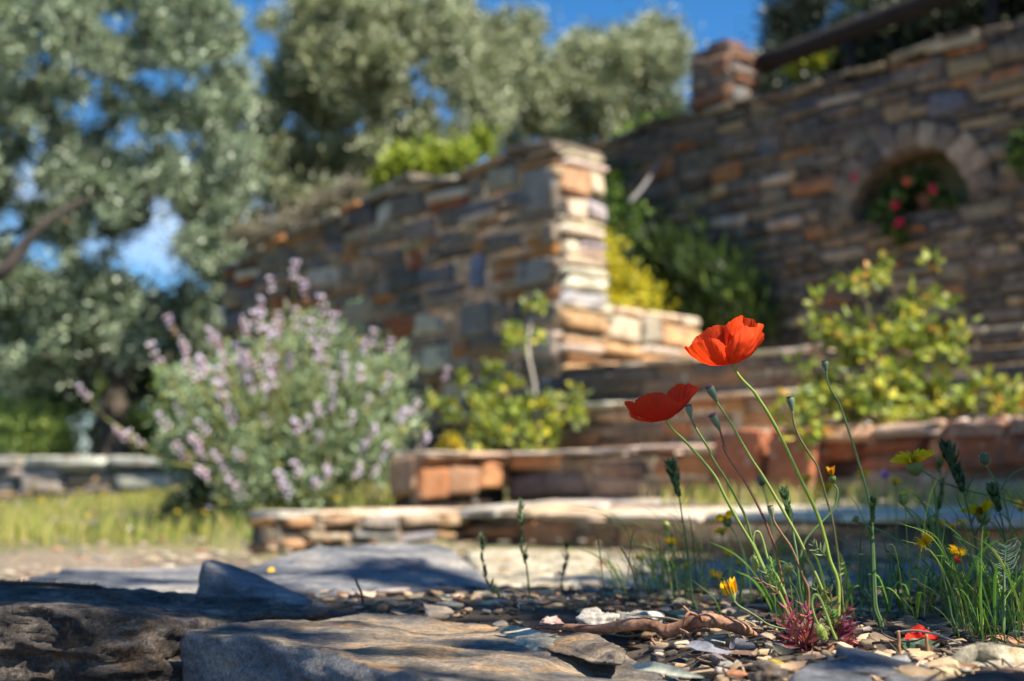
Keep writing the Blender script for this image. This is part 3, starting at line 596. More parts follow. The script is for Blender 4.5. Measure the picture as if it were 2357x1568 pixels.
# root
t = thing('root', 'bare reddish brown root arching over the litter left of the poppies', 'root')
mb = MB(); R1 = [D(x, y-9, Y) for x, y, Y in ((1236, 1452, 1.10), (1302, 1453, 1.085), (1372, 1458, 1.07), (1420, 1451, 1.06), (1455, 1446, 1.05), (1490, 1445, 1.045), (1513, 1453, 1.04), (1532, 1462, 1.035), (1558, 1456, 1.03), (1594, 1443, 1.025), (1624, 1437, 1.02), (1653, 1439, 1.02), (1682, 1447, 1.02), (1712, 1458, 1.02), (1740, 1470, 1.03))]
tube(mb, R1, [.0018, .003, .0038, .0046, .0052, .0050, .0046, .0056, .0050, .0054, .0058, .0056, .0055, .0048, .0015], (1, 1, 1), 20, 9, .10, 4); mb.build('main_root', M['root'], t)
for pts in (((250, 1180, 1.015), (215, 1140, 1.01), (165, 1118, 1.01), (125, 1080, 1.01)), ((165, 1118, 1.01), (135, 1160, 1.01), (130, 1210, 1.012)), ((100, 1235, 1.012), (150, 1255, 1.0), (175, 1290, 1.0), (170, 1310, 1.0)), ((-85, 1280, 1.03), (-70, 1310, 1.02), (-55, 1330, 1.02))):
    mb = MB(); tube(mb, [D(*R9(a, b), Y) for a, b, Y in pts], [.0016, .0013, .0008], (1, 1, 1), 7, 4, .2, 8); mb.build('rootlet', M['root'], t)
# single leaves, petals and twigs lying on the litter
def leaf_strip(mb, pts, wid, col, fold=.3, side=(0, 1, .2), n=6, tip=.8):
    P = smooth_path(pts, n); m_ = len(P); t_ = np.linspace(0, 1, m_); T = np.gradient(P, axis=0); T /= np.linalg.norm(T, axis=1)[:, None]
    Sd = np.cross(T, np.array(side, float)); Sd = np.cross(Sd, T); Sd /= np.linalg.norm(Sd, axis=1)[:, None]+1e-9; Nn = np.cross(T, Sd)
    w_ = wid*np.sin(np.pi*np.clip(t_*.94+.06, 0, 1)**tip)**.75; w_ = np.maximum(w_, wid*.04); k = np.array([-1, -.5, 0, .5, 1])
    mb.grid(P[:, None]+Sd[:, None]*(w_[:, None]*k)[..., None]+Nn[:, None]*(fold*w_[:, None]*np.abs(k))[..., None], col)
def lone(name, label, cat, pts, wid, col, m='litter', fold=.3, side=(0, 1, .3)):
    mb = MB(); leaf_strip(mb, [D(*R9(a, b), Y) for a, b, Y in pts], wid, col, fold, side); return tag(mb.build(name, M[m]), label, cat)
lone('dry_leaf', 'long pale grey-green olive leaf lying between the flat rock and the litter', 'leaf', ((-195, 1470, .90), (-90, 1478, .87), (20, 1500, .85), (130, 1525, .83), (260, 1545, .81)), .0042, (.42, .43, .33))
lone('dry_leaf', 'grey curled leaf pointing down over the pale cream stone', 'leaf', ((2005, 1385, .88), (2030, 1430, .87), (2080, 1480, .86), (2170, 1510, .85), (2240, 1520, .85)), .0055, (.16, .16, .19), fold=.6)
lone('dry_leaf', 'grey curled leaf pointing left in front of the pale cream stone', 'leaf', ((2005, 1382, .88), (1985, 1420, .87), (1940, 1455, .86), (1880, 1490, .85)), .005, (.30, .31, .35), fold=.6)
lone('dry_leaf', 'dark folded leaf on the litter below the root', 'leaf', ((160, 1325, .93), (230, 1345, .92), (300, 1372, .91), (380, 1385, .91), (450, 1380, .91)), .006, (.20, .20, .23))
lone('dry_leaf', 'long brown strip of bark left of the tall poppy base', 'bark strip', ((400, 1385, .94), (520, 1392, .94), (650, 1400, .94), (760, 1400, .95)), .004, (.13, .075, .055))
mb = MB(); sphere(mb, D(*R9(715, 1485), .86), (.0085, .006, .0058), (.72, .55, .06), 14, 18, .08, 3); tag(mb.build('petal', M['flower']), 'fallen yellow petal on the litter beside the near-black stone', 'petal')
mb = MB(); tube(mb, [D(*R9(a, b), Y) for a, b, Y in ((1500, 1255, .98), (1620, 1240, .97), (1750, 1260, .96), (1850, 1295, .95), (1930, 1325, .95))], [.0009, .0007], (.33, .30, .27), 6, 5); tag(mb.build('stalk', M['stem']), 'thin bleached stalk arching over the litter to the pale cream stone', 'stalk')
for lb, pts in (('short upright brown twig, left one of two on the bottom right litter', ((1520, 1240, .93), (1527, 1290, .93), (1525, 1340, .93), (1530, 1395, .93))), ('short upright brown twig, right one of two on the bottom right litter', ((1703, 1265, .92), (1708, 1320, .92), (1715, 1370, .92), (1722, 1440, .92))),
                ('thin black upright twig standing beyond the flat rock', None)):
    mb = MB(); q = [D(*R9(a, b), Y) for a, b, Y in pts] if pts else [D(*R8(a, b), 1.35) for a, b in ((100, 900), (115, 940), (140, 1000), (150, 1060))]
    tube(mb, q, [.0012, .0013, .0015, .0013], (.33, .18, .09) if pts else (.04, .035, .03), 7, 4, .25, 5); tag(mb.build('twig', M['stem']), lb, 'twig')
t = thing('fallen_poppy', 'crumpled red poppy petals with a green leaf lying on the litter at the right', 'petals')
def crumple(mb, c, r, col, seed, nrm=(0, -.6, .8), st=(1, 1)):
    q = Vector(nrm).normalized().to_track_quat('Z', 'Y').to_matrix(); k = np.linspace(0, 1, 9); th = np.linspace(0, 2*math.pi, 28, endpoint=False)
    P = np.stack([k[:, None]*np.cos(th)*r*st[0], k[:, None]*np.sin(th)*r*st[1], 0*k[:, None]*th], -1); P *= (1+.22*vnoise(np.stack([np.cos(th)*2.2+seed, np.sin(th)*2.2, 0*th], -1), seed))[None, :, None]
    P[..., 2] = r*.35*fbm(P/r*1.6+seed, seed, 3); mb.grid(P @ np.array(q).T+np.array(tuple(c)), col, True)
mb = MB(); crumple(mb, D(*R9(1690, 1275), .99), .010, (.75, .04, .02), 4); crumple(mb, D(*R9(1640, 1300), .98), .008, (.7, .04, .02), 6, (0.2, -.9, .5), (1.3, .6)); mb.build('petals', M['petal'], t)
mb = MB(); crumple(mb, D(*R9(1650, 1335), .97), .011, (.12, .22, .12), 8, (0, -.7, .6), (1.4, .6)); mb.build('leaf', M['leaf'], t)
# ------------------------------------------------------------------ foliage builders
def leaves(name, C_, R_, n, ln, wd, pal, m, parent=None, seed=0, up=.2, nrm_out=.3, flat=False, rnoise=.5):
    """n leaves spread over clumps: centres C_ (k, 3), radii R_ (k,) or (k, 3)."""
    r = np.random.RandomState(seed); C_ = np.asarray([tuple(c) for c in C_], float); R_ = np.asarray(R_, float)
    if R_.ndim == 1: R_ = np.repeat(R_[:, None], 3, 1)
    wgt = np.prod(R_, 1)**(2/3); wgt /= wgt.sum(); k = r.choice(len(C_), n, p=wgt)
    d = r.normal(size=(n, 3)); d /= np.linalg.norm(d, axis=1)[:, None]; rad = np.abs(r.normal(size=n))*.52+.1
    P = C_[k]+d*rad[:, None]*R_[k]; P += rnoise*R_[k]*.5*np.stack([vnoise(P*2.3/np.mean(R_)*.6, q+seed) for q in range(3)], 1)
    T = r.normal(size=(n, 3))+d*nrm_out*3; T[:, 2] += up*2; T /= np.linalg.norm(T, axis=1)[:, None]
    B = np.cross(T, r.normal(size=(n, 3))); B /= np.linalg.norm(B, axis=1)[:, None]; N_ = np.cross(T, B)
    L_ = ln*r.uniform(.6, 1.25, (n, 1)); W_ = wd*r.uniform(.7, 1.2, (n, 1))
    q = np.stack([P, P+T*L_*.35+B*W_*.5+N_*L_*.05, P+T*L_*.72+B*W_*.42, P+T*L_-N_*L_*.08, P+T*L_*.72-B*W_*.42, P+T*L_*.35-B*W_*.5+N_*L_*.05], 1)
    pc = np.array([p[0] for p in pal]); pw_ = np.array([p[1] for p in pal], float); pw_ /= pw_.sum()
    cc = pc[r.choice(len(pc), n, p=pw_)]*r.uniform(.7, 1.3, (n, 1)); cl = r.uniform(.85, 1.15, (len(C_), 1)); cc = cc*cl[k]
    return quads(name, q, cc, m, parent)
def limb(mb, a, b, r0, r1, c, wob=.06, seed=0, n=5, sag=0):
    a, b = Vector(a), Vector(b); r = random.Random(seed); L_ = (b-a).length
    pts = [a.lerp(b, k/n)+Vector((r.uniform(-1, 1), r.uniform(-1, 1), r.uniform(-.6, .6)))*L_*wob*(1 if 0 < k < n else 0)-Z3*sag*L_*math.sin(math.pi*k/n) for k in range(n+1)]
    tube(mb, pts, [r0, (r0+r1)*.55, r1], c, 9, 4, .12, seed); return pts
OLV = [((.21, .28, .165), 10), ((.14, .20, .095), 10), ((.34, .42, .28), 9), ((.54, .62, .46), 8), ((.07, .10, .05), 7), ((.18, .17, .06), 2), ((.20, .13, .09), 1.2)]
OLY = [((.24, .28, .14), 10), ((.16, .20, .08), 9), ((.38, .41, .23), 9), ((.54, .57, .38), 8), ((.08, .10, .045), 6), ((.26, .22, .06), 2)]
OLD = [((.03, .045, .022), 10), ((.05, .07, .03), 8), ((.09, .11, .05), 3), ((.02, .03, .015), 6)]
BARK = (.13, .105, .085)
_GAPS = [(285, 55, 55, 45), (585, 110, 32, 100), (600, 10, 90, 22), (370, 185, 40, 40), (60, 420, 45, 50), (370, 515, 45, 40), (385, 625, 70, 45), (80, 590, 50, 45), (25, 520, 50, 50), (215, 560, 50, 35),
        (1015, 275, 32, 60), (835, 280, 25, 40), (955, 175, 30, 45), (205, 270, 40, 40), (300, 320, 40, 40), (895, 355, 40, 22), (1275, 15, 130, 25), (250, 345, 22, 26), (1090, 240, 16, 22)]
GAPS = [(a, b, c*.66, d*.7) for a, b, c, d in _GAPS]
def proj(P):
    P = np.atleast_2d(P); c, s = math.cos(PITCH), math.sin(PITCH); dz = P[:, 2]-CAMZ; dep = P[:, 1]*c+dz*s
    return CX+P[:, 0]/dep*FPX, CY-(-P[:, 1]*s+dz*c)/dep*FPX
def in_gap(x, y, k=1.0): return any(((x-a)/(rx*k))**2+((y-b)/(ry*k))**2 < 1 for a, b, rx, ry in GAPS)
def tree(name, label, cat, trunk, clumps, n, ln, wd, pal, seed, limbs=6, tr=.12, group=None, gap=True, bark=BARK):
    """trunk: list of points; clumps: (centre, radius) in the world."""
    t = thing(name, label, cat, group=group); r = random.Random(seed)
    mb = MB(); tube(mb, trunk, [tr*1.35, tr, tr*.8, tr*.65], bark, 12, 6, .14, seed)
    top = Vector(trunk[-1]); cl = sorted(clumps, key=lambda q: r.random())
    mb.build('trunk', M['bark'], t)
    for c, rr in cl[:limbs]:
        mb = MB(); limb(mb, top-Vector((0, 0, .1)), c, tr*.3, .008, bark, .05, r.randrange(999)); mb.build('limb', M['bark'], t)
    leaves('crown', [c for c, _ in clumps], [q for _, q in clumps], n, ln, wd, pal, M['olive'], t, seed)
    return t
def spread(regions, n, Y0, Y1, rad, seed, gk=1.05):
    """clump centres whose seen position falls in one of the picture ellipses, at depths Y0..Y1."""
    r = random.Random(seed); o = []; tot = sum(a[2]*a[3] for a in regions); k = 0
    while len(o) < n and k < n*60:
        k += 1; q = r.random()*tot
        for a in regions:
            q -= a[2]*a[3]
            if q <= 0: break
        th = r.uniform(0, 6.283); d = r.random()**.5; x, y = a[0]+a[2]*d*math.cos(th), a[1]+a[3]*d*math.sin(th); Y = r.uniform(Y0, Y1)
        rr = rad*r.uniform(.6, 1.25)
        if in_gap(x, y, 1+rr*FPX/Y*.55/45*gk): continue
        o.append((D(x, y, Y), rr))
    return o
T1 = spread([(180, 230, 420, 330), (100, -60, 500, 200), (470, 300, 120, 330), (120, 500, 260, 170), (520, 520, 60, 160), (60, 380, 120, 160)], 620, 7.6, 9.8, .13, 3)
tree('olive_tree', 'big silvery olive tree with drooping branches filling the upper left', 'tree', [D(-330, 1080, 8.9), D(-300, 900, 8.8), D(-230, 700, 8.8), D(-150, 560, 8.8)], T1, 175000, .050, .0145, OLV, 3, 4, .10)
T1b = spread([(80, 800, 220, 150), (330, 760, 160, 100), (-60, 700, 200, 150), (500, 690, 80, 120)], 90, 9.0, 11.0, .20, 4)
T1b += spread([(120, 730, 200, 110), (300, 740, 120, 70), (60, 830, 120, 60)], 60, 7.8, 8.3, .15, 44)
T1b += [(Vector((c.x, c.y, c.z)), r_) for c, r_ in spread([(250, 690, 260, 50)], 14, 10, 11, .12, 14)]
tree('olive_tree', 'lower darker olive tree with a grey trunk behind the lilac bush', 'tree', [D(255, 1062, 8.6), D(250, 980, 8.6), D(275, 880, 8.7), D(262, 800, 8.8)], T1b, 80000, .055, .018, OLV, 5, 7, .10)
mb = MB(); tube(mb, [D(-120, 650, 7.2), D(0, 625, 7.2), D(45, 580, 7.25), D(100, 515, 7.3), D(190, 460, 7.5)], [.05, .042, .03, .02], (.05, .042, .036), 10, 6, .1, 3); ob = mb.build('limb', M['bark'], [o for o in COL.objects if o.name == 'olive_tree'][0])
T2 = spread([(780, 120, 180, 180), (900, 60, 220, 130), (690, 330, 120, 160), (900, 330, 150, 110), (1050, 190, 110, 150), (650, 470, 70, 100), (760, 420, 110, 70)], 460, 8.8, 11.0, .15, 6)
tree('olive_tree', 'tall olive tree behind the left half of the free-ending wall, blue sky between its branches', 'tree', [D(830, 560, 10.2), D(850, 420, 10.2), D(870, 300, 10.2), D(860, 200, 10.2)], T2, 130000, .052, .016, OLY, 7, 9, .13)
T3 = spread([(1200, 200, 110, 150), (1330, 225, 130, 120), (1480, 200, 100, 120), (1500, 120, 60, 80), (1430, 150, 110, 70), (1500, 300, 80, 60), (1190, 100, 60, 90), (1330, 120, 60, 40)], 260, 10.0, 12.0, .18, 8)
tree('olive_tree', 'sunlit pale olive tree between the free-ending wall and the pillar', 'tree', [D(1400, 470, 10.8), D(1390, 400, 10.8), D(1400, 330, 10.8), D(1410, 260, 10.8)], T3, 75000, .054, .017, OLY, 9, 8, .13)
T4 = [(D(x, y, Y), r_) for x, y, Y, r_ in ((1800, 60, 9.6, .22), (1830, -30, 9.6, .26), (1870, 20, 9.8, .2), (1790, 130, 9.5, .18), (1900, 100, 9.8, .2), (1760, 190, 9.2, .2), (1850, 150, 9.4, .22), (1810, -120, 9.7, .3))]
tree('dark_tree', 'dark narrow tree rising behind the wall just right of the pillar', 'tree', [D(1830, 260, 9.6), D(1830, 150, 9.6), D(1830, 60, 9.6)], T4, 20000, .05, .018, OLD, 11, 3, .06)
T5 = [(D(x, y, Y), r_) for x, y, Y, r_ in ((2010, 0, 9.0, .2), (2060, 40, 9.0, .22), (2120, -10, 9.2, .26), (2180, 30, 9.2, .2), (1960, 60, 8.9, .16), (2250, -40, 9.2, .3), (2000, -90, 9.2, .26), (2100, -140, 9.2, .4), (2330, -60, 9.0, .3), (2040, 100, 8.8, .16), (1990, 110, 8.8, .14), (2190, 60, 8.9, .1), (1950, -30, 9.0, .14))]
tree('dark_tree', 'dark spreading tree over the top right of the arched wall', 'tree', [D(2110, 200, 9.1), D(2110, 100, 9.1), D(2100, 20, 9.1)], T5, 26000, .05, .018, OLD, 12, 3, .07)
# vegetation behind and on the walls
GRN = [((.10, .17, .03), 10), ((.17, .26, .04), 8), ((.06, .11, .02), 6)]
YGR = [((.42, .44, .035), 10), ((.30, .36, .04), 8), ((.50, .46, .04), 5), ((.14, .22, .03), 5)]
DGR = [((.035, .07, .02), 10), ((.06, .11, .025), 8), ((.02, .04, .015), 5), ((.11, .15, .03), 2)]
def bush(name, label, cat, cl, n, ln, wd, pal, seed, stems=5, base=None, m='leaf', up=.2, sc=BARK, part='foliage', sr=.01):
    t = thing(name, label, cat); r = random.Random(seed); base = Vector(base) if base is not None else Vector((cl[0][0].x, cl[0][0].y, gh(cl[0][0].x, cl[0][0].y)))
    for i in range(stems):
        mb = MB(); c = cl[i % len(cl)][0]; limb(mb, base+Vector((r.uniform(-.03, .03), r.uniform(-.03, .03), 0)), c, sr, sr*.3, sc, .05, seed+i); mb.build('stem', M['bark'], t)
    leaves(part, [c for c, _ in cl], [q for _, q in cl], n, ln, wd, pal, M[m], t, seed, up=up); return t
def CL(*a): return [(D(x, y, Y), r_) for x, y, Y, r_ in a]
bush('shrub', 'bright yellow-green shrub peeping over the sloping top of the free-ending wall', 'shrub', CL((890, 420, 7.2, .09), (930, 385, 7.2, .12), (980, 375, 7.1, .11), (1030, 375, 7.1, .10), (1070, 365, 7.0, .07), (1110, 330, 7.4, .08)), 3800, .05, .025, YGR[1:2]+[((.36, .42, .05), 9), ((.2, .3, .04), 6)], 21, 5, UVb := UV(-1.3, 1.0, 1.4))
bush('dry_bush', 'pale greyish dry bush hanging along the far left end of the wall top', 'shrub', CL((640, 540, 7.9, .14), (700, 500, 7.8, .13), (760, 465, 7.8, .12), (600, 560, 8.0, .13), (560, 545, 8.0, .12), (820, 440, 7.8, .1)), 4200, .05, .01, [((.32, .28, .21), 10), ((.22, .19, .13), 6), ((.2, .2, .12), 4)], 22, 5)
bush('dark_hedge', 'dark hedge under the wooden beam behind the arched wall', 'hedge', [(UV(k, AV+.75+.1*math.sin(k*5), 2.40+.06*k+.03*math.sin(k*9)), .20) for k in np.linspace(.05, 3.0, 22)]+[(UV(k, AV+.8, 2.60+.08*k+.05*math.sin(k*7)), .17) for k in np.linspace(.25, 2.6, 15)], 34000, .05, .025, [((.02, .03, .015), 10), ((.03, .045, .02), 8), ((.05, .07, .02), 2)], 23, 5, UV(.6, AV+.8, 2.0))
bush('shrub', 'bright yellow-green shrub on top of the arched wall under the beam', 'shrub', CL((1830, 150, 7.0, .05), (1865, 130, 7.0, .07), (1905, 120, 7.0, .06), (1885, 145, 6.9, .06)), 1700, .04, .025, YGR[:3], 24, 3, UV(.5, AV+.5, 2.05))
bush('creeper', 'green creeper tumbling over the wall top left of the pillar', 'creeper', CL((1420, 380, 7.3, .11), (1450, 340, 7.4, .12), (1500, 320, 7.4, .11), (1545, 300, 7.4, .08), (1420, 430, 7.1, .10), (1405, 480, 6.9, .11), (1540, 340, 7.1, .07), (1440, 520, 6.8, .12), (1490, 400, 7.0, .06)), 5200, .05, .03, GRN, 25, 5, UV(-.9, AV+.3, 2.0))
mb = MB(); tube(mb, [D(1448, 468, 6.6), D(1480, 430, 6.7), D(1510, 385, 6.8), D(1528, 350, 6.9)], [.012, .010, .008], (.22, .21, .21), 8, 4, .05, 3); tag(mb.build('bare_branch', M['bark']), 'pale grey bare branch leaning against the wall left of the pillar', 'branch')
bush('euphorbia', 'sunlit yellow flowering bush behind the parapet', 'shrub', [(UV(a, b, z), r_) for a, b, z, r_ in ((-.33, .5, 1.16, .11), (-.33, .62, 1.26, .10), (-.35, .8, 1.10, .12), (-.35, .95, 1.02, .11), (-.32, 1.1, .98, .09), (-.36, .7, 1.0, .14), (-.33, .45, 1.30, .09), (-.36, 1.0, .92, .12), (-.45, .6, 1.36, .08))], 14000, .04, .022, [((.56, .50, .03), 12), ((.34, .36, .04), 7), ((.22, .28, .04), 5), ((.6, .5, .05), 4)], 26, 6, UV(-.4, .8, .62))
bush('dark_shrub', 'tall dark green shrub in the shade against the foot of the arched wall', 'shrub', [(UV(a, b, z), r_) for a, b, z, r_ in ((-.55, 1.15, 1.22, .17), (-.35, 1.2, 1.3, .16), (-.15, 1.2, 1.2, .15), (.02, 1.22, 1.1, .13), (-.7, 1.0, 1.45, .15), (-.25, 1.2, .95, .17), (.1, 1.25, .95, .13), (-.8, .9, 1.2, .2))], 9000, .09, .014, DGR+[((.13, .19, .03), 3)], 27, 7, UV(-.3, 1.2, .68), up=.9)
bush('small_plant', 'small dark green plant at the foot of the arched wall behind the red poppy', 'plant', [(UV(.62+k*.07, 1.2, .74), .06) for k in range(4)], 900, .05, .02, DGR+GRN[:1], 28, 3, UV(.7, 1.2, .68))
bush('small_plant', 'small green tuft growing from the arched wall at the far right', 'plant', CL((2352, 330, 5.3, .05), (2345, 370, 5.3, .04)), 400, .04, .015, DGR+GRN[:1], 29, 2, D(2355, 345, 5.36))
# geranium in its pot inside the niche
t = thing('potted_geranium', 'trailing pink geranium in a terracotta pot inside the arched niche', 'plant')
pb = apl(NX+.02, NB, -.10); mb = MB(); k = 16; th = np.linspace(0, 2*math.pi, k, endpoint=False)
prof = [(0, .002), (.030, .002), (.042, .065), (.042, .075), (.048, .075), (.048, .095), (.042, .095), (.038, .075), (0, .075)]
mb.grid(np.array([[(pb.x+r_*math.cos(a), pb.y+r_*math.sin(a), pb.z+z) for a in th] for r_, z in prof]), (.26, .10, .055), True); mb.build('pot', M['clay'], t)
leaves('foliage', [apl(NX+a, NB+z, d) for a, z, d in ((-.04, .13, -.08), (-.12, .10, -.05), (-.10, .02, .05), (-.06, -.06, .07), (.12, .05, -.02), (-.16, .02, .02), (-.02, -.12, .07), (.2, .02, .0), (.0, .17, -.1))], [.06, .06, .05, .045, .04, .04, .035, .03, .05], 1500, .035, .03, DGR+GRN[:1], M['leaf'], t, 31)
for i, (x, y) in enumerate(((1995, 416), (2170, 443), (2085, 480), (2114, 425), (2095, 520))):
    mb = MB(); a, b = fz(x, y)
    for q in range(7): sphere(mb, UV(a, AV, b)-V*.10+Vector((rnd.uniform(-.014, .014), rnd.uniform(-.01, .01), rnd.uniform(-.014, .014))), .010, (.62, .03, .10) if i != 3 else (.6, .12, .07), 5, 7, .2, q)
    mb.build('flower', M['flower'], t)
# shrubs around the meadow
bush('round_shrub', 'round light green shrub beyond the low wall at the left edge', 'shrub', CL((60, 1010, 8.2, .27), (130, 1010, 8.2, .16), (0, 990, 8.3, .22)), 11000, .05, .012, [((.28, .40, .10), 10), ((.40, .46, .12), 8), ((.2, .28, .08), 6)], 32, 4)
bush('shrub', 'mixed green shrub beyond the low wall, under the lower olive tree', 'shrub', CL((180, 900, 9.6, .2), (240, 1020, 9.0, .12), (330, 1000, 8.8, .16), (400, 1030, 8.6, .12), (150, 1030, 8.8, .1), (470, 960, 8.8, .2), (420, 900, 9.0, .2)), 9000, .05, .02, [((.2, .3, .07), 10)]+GRN+DGR[:1], 33, 5)
bush('shrub', 'very dark shrub in deep shade at the left edge, beyond the round shrub', 'shrub', CL((60, 880, 10.3, .35), (-40, 850, 10.3, .35), (170, 860, 10.6, .35), (330, 850, 10.6, .3), (450, 850, 10.3, .35)), 12000, .07, .025, DGR+OLV[:2], 34, 5)
bush('shrub', 'dark low shrub at the front left foot of the lilac bush', 'shrub', CL((480, 1130, 4.5, .07), (430, 1150, 4.5, .06), (550, 1150, 4.4, .07), (520, 1100, 4.6, .08), (400, 1170, 4.4, .04)), 2600, .035, .009, [((.09, .12, .06), 8), ((.05, .08, .035), 8), ((.15, .2, .08), 3)], 35, 4)
# far trees that close the view low down (each with its own crown)
for i, (x, y, Y, r_, lb) in enumerate(((-250, 960, 17, 1.0, 'distant dark tree beyond the left edge of the meadow'), (330, 960, 19, .9, 'distant dark tree seen under the lower olive tree'), (620, 860, 18, 1.2, 'distant dark tree behind the left end of the free-ending wall'))):
    c = D(x, y, Y); tree('distant_tree', lb, 'tree', [(c.x, c.y, gh(c.x, c.y)), (c.x, c.y, c.z)], [(c+Vector((rnd.uniform(-1, 1)*r_, rnd.uniform(-.6, .6), rnd.uniform(-.7, .5)*r_)), r_*.55) for _ in range(10)], 7000, .12, .05, OLD+OLV[:2], 60+i, 3, .12, group=None)

# ------------------------------------------------------------------ lilac-flowered sage bush
t = thing('lilac_bush', 'grey-green bush with many lilac and pink flower spikes, left of the steps', 'bush')
base = D(640, 1175, 4.55); base.z = gh(base.x, base.y)
rr = random.Random(8); tips = []
def sage():
    fc = [(D(x, y, Y), r_) for x, y, Y, r_ in ((560, 1000, 4.5, .15), (700, 900, 4.55, .16), (800, 960, 4.5, .16), (860, 880, 4.6, .13), (640, 840, 4.65, .13), (480, 960, 4.55, .13), (430, 1040, 4.5, .10), (600, 1080, 4.4, .14), (720, 1060, 4.4, .15), (830, 1060, 4.4, .12), (760, 800, 4.65, .10), (900, 960, 4.55, .10), (520, 880, 4.6, .11), (690, 780, 4.7, .09), (420, 900, 4.6, .08), (880, 1030, 4.4, .09), (560, 1130, 4.3, .10), (700, 1130, 4.3, .08))]
    P1 = [((.28, .38, .20), 10), ((.38, .48, .27), 9), ((.18, .25, .14), 7), ((.42, .47, .32), 6), ((.09, .13, .07), 4), ((.36, .36, .10), 3)]
    leaves('foliage', [c for c, _ in fc], [q for _, q in fc], 30000, .036, .011, P1, M['leaf'], t, 41, up=.5)
    mb = MB()
    for c, q in fc:
        for k in range(3): limb(mb, base+Vector((rr.uniform(-.06, .06), rr.uniform(-.06, .06), 0)), c+Vector((rr.uniform(-q, q), rr.uniform(-q, q), rr.uniform(0, q))), .007, .003, (.34, .34, .10), .04, rr.randrange(9999))
    mb.build('branches', M['stem'], t)
    protos = []
    for v in range(6):                            # flower spikes: whorls of pink calyces and lilac corollas up a stalk
        mb = MB(); r = random.Random(90+v); H = r.uniform(.13, .19)
        tube(mb, [(0, 0, -.12), (.004, 0, 0), (0, .003, H*.6), (0, 0, H)], [.0028, .002, .001], (.30, .27, .08), 5, 3)
        nw = r.randint(3, 5)
        for i in range(nw):
            z = H*(.35+.65*i/(nw-1)); nf = r.randint(3, 6)
            for j in range(nf):
                a = 6.283*j/nf+r.random(); rad = r.uniform(.009, .014)*(1.15-.1*i); c = (.52, .24, .20) if r.random() < .6 else (.60, .40, .32)
                sphere(mb, (rad*math.cos(a), rad*math.sin(a), z+r.uniform(-.006, .006)), (.006, .006, .008), c, 4, 5)
                if r.random() < .62: sphere(mb, (rad*1.6*math.cos(a), rad*1.6*math.sin(a), z+.006+r.uniform(-.004, .006)), (.0115, .0115, .009), (.74, .66, .86) if r.random() < .6 else (.86, .81, .90), 4, 5)
        o = mb.build('flower_spike', M['flower'], t); protos.append(o)
    pos, ends = [], []
    hand = [(620, 640), (680, 600), (600, 690), (700, 660), (740, 690), (560, 740), (640, 720), (770, 720), (480, 760), (390, 740), (350, 800), (420, 790), (860, 760), (900, 780), (960+70, 850), (980, 1010), (300, 1000), (270, 990), (180, 890), (940, 940), (500, 780), (620, 770), (680, 720), (560, 820), (455, 840), (540, 790), (740, 790), (590, 850)]
    for x, y in hand: pos.append((x, y))
    while len(pos) < 97:
        a = rr.uniform(0, 6.283); q = rr.random()**.45; x, y = 660+300*q*math.cos(a), 930+215*q*math.sin(a); pos.append((x, y))
    for i, (x, y) in enumerate(pos):
        Y = 4.08+rr.uniform(-.06, .2) if i >= 28 else 4.3+rr.uniform(-.2, .2)
        o = protos[i] if i < 6 else protos[i % 6].copy()
        if i >= 6: COL.objects.link(o); o.parent = t
        p = D(x, y, Y); d = (p-base-Vector((0, 0, .15))); d.normalize(); d = (d*1.0+Z3*.7+Vector((-.25, 0, 0))+Vector((rr.uniform(-.3, .3), rr.uniform(-.3, .3), 0))).normalized()
        o.rotation_euler = d.to_track_quat('Z', 'Y').to_euler(); s_ = rr.uniform(.36, .62); o.scale = (s_,)*3; o.location = p-d*.15*s_; ends.append(o.location-d*.11*s_)
    mb = MB()
    for i, e in enumerate(ends):
        if i < 28 or i % 3 == 0: q = base.lerp(e, .5)+Vector((rr.uniform(-.03, .03), 0, -.02 if e.z > .3 else .05)); tube(mb, [base+Vector((rr.uniform(-.05, .05), 0, 0)), q, e], [.004, .003, .002], (.36, .36, .10), 6, 5)
    mb.build('flower_stalks', M['stem'], t)
sage()

# ------------------------------------------------------------------ leafy shrubs by the steps
def leafy(name, label, cat, base, tips, per, ln, wd, pal, seed, sc=(.16, .13, .09), sr=.006, cr_=.05, pale_stem=None, dens=60):
    t = thing(name, label, cat); r = random.Random(seed); C_, R_ = [], []
    for i, tp in enumerate(tips):
        tp = Vector(tp); mb = MB(); pts = limb(mb, base+Vector((r.uniform(-.04, .04), r.uniform(-.04, .04), 0)), tp, sr, sr*.3, sc, .06, seed*31+i); mb.build('stem', M['bark'], t)
        for q in range(per):
            k = r.uniform(.35, 1.0)**.8; p = base.lerp(tp, k)+Vector((r.gauss(0, 1), r.gauss(0, 1), r.gauss(0, .8)))*cr_*.8; C_.append(p); R_.append(cr_*r.uniform(.35, .8))
        C_.append(tp); R_.append(cr_*.6)
    leaves('foliage', C_, R_, dens*len(C_), ln, wd, pal, M['leaf'], t, seed, up=.1)
    if pale_stem: mb = MB(); tube(mb, pale_stem[0], pale_stem[1], pale_stem[2], 8, 4, .1, 3); mb.build('bare_stem', M['bark'], t)
    return t
SH = [((.24, .31, .04), 10), ((.36, .42, .05), 9), ((.42, .45, .10), 6), ((.10, .15, .03), 10), ((.60, .52, .05), 5), ((.55, .26, .05), 1.4)]
bp = D(2090, 985, 3.55); bp.z = .27
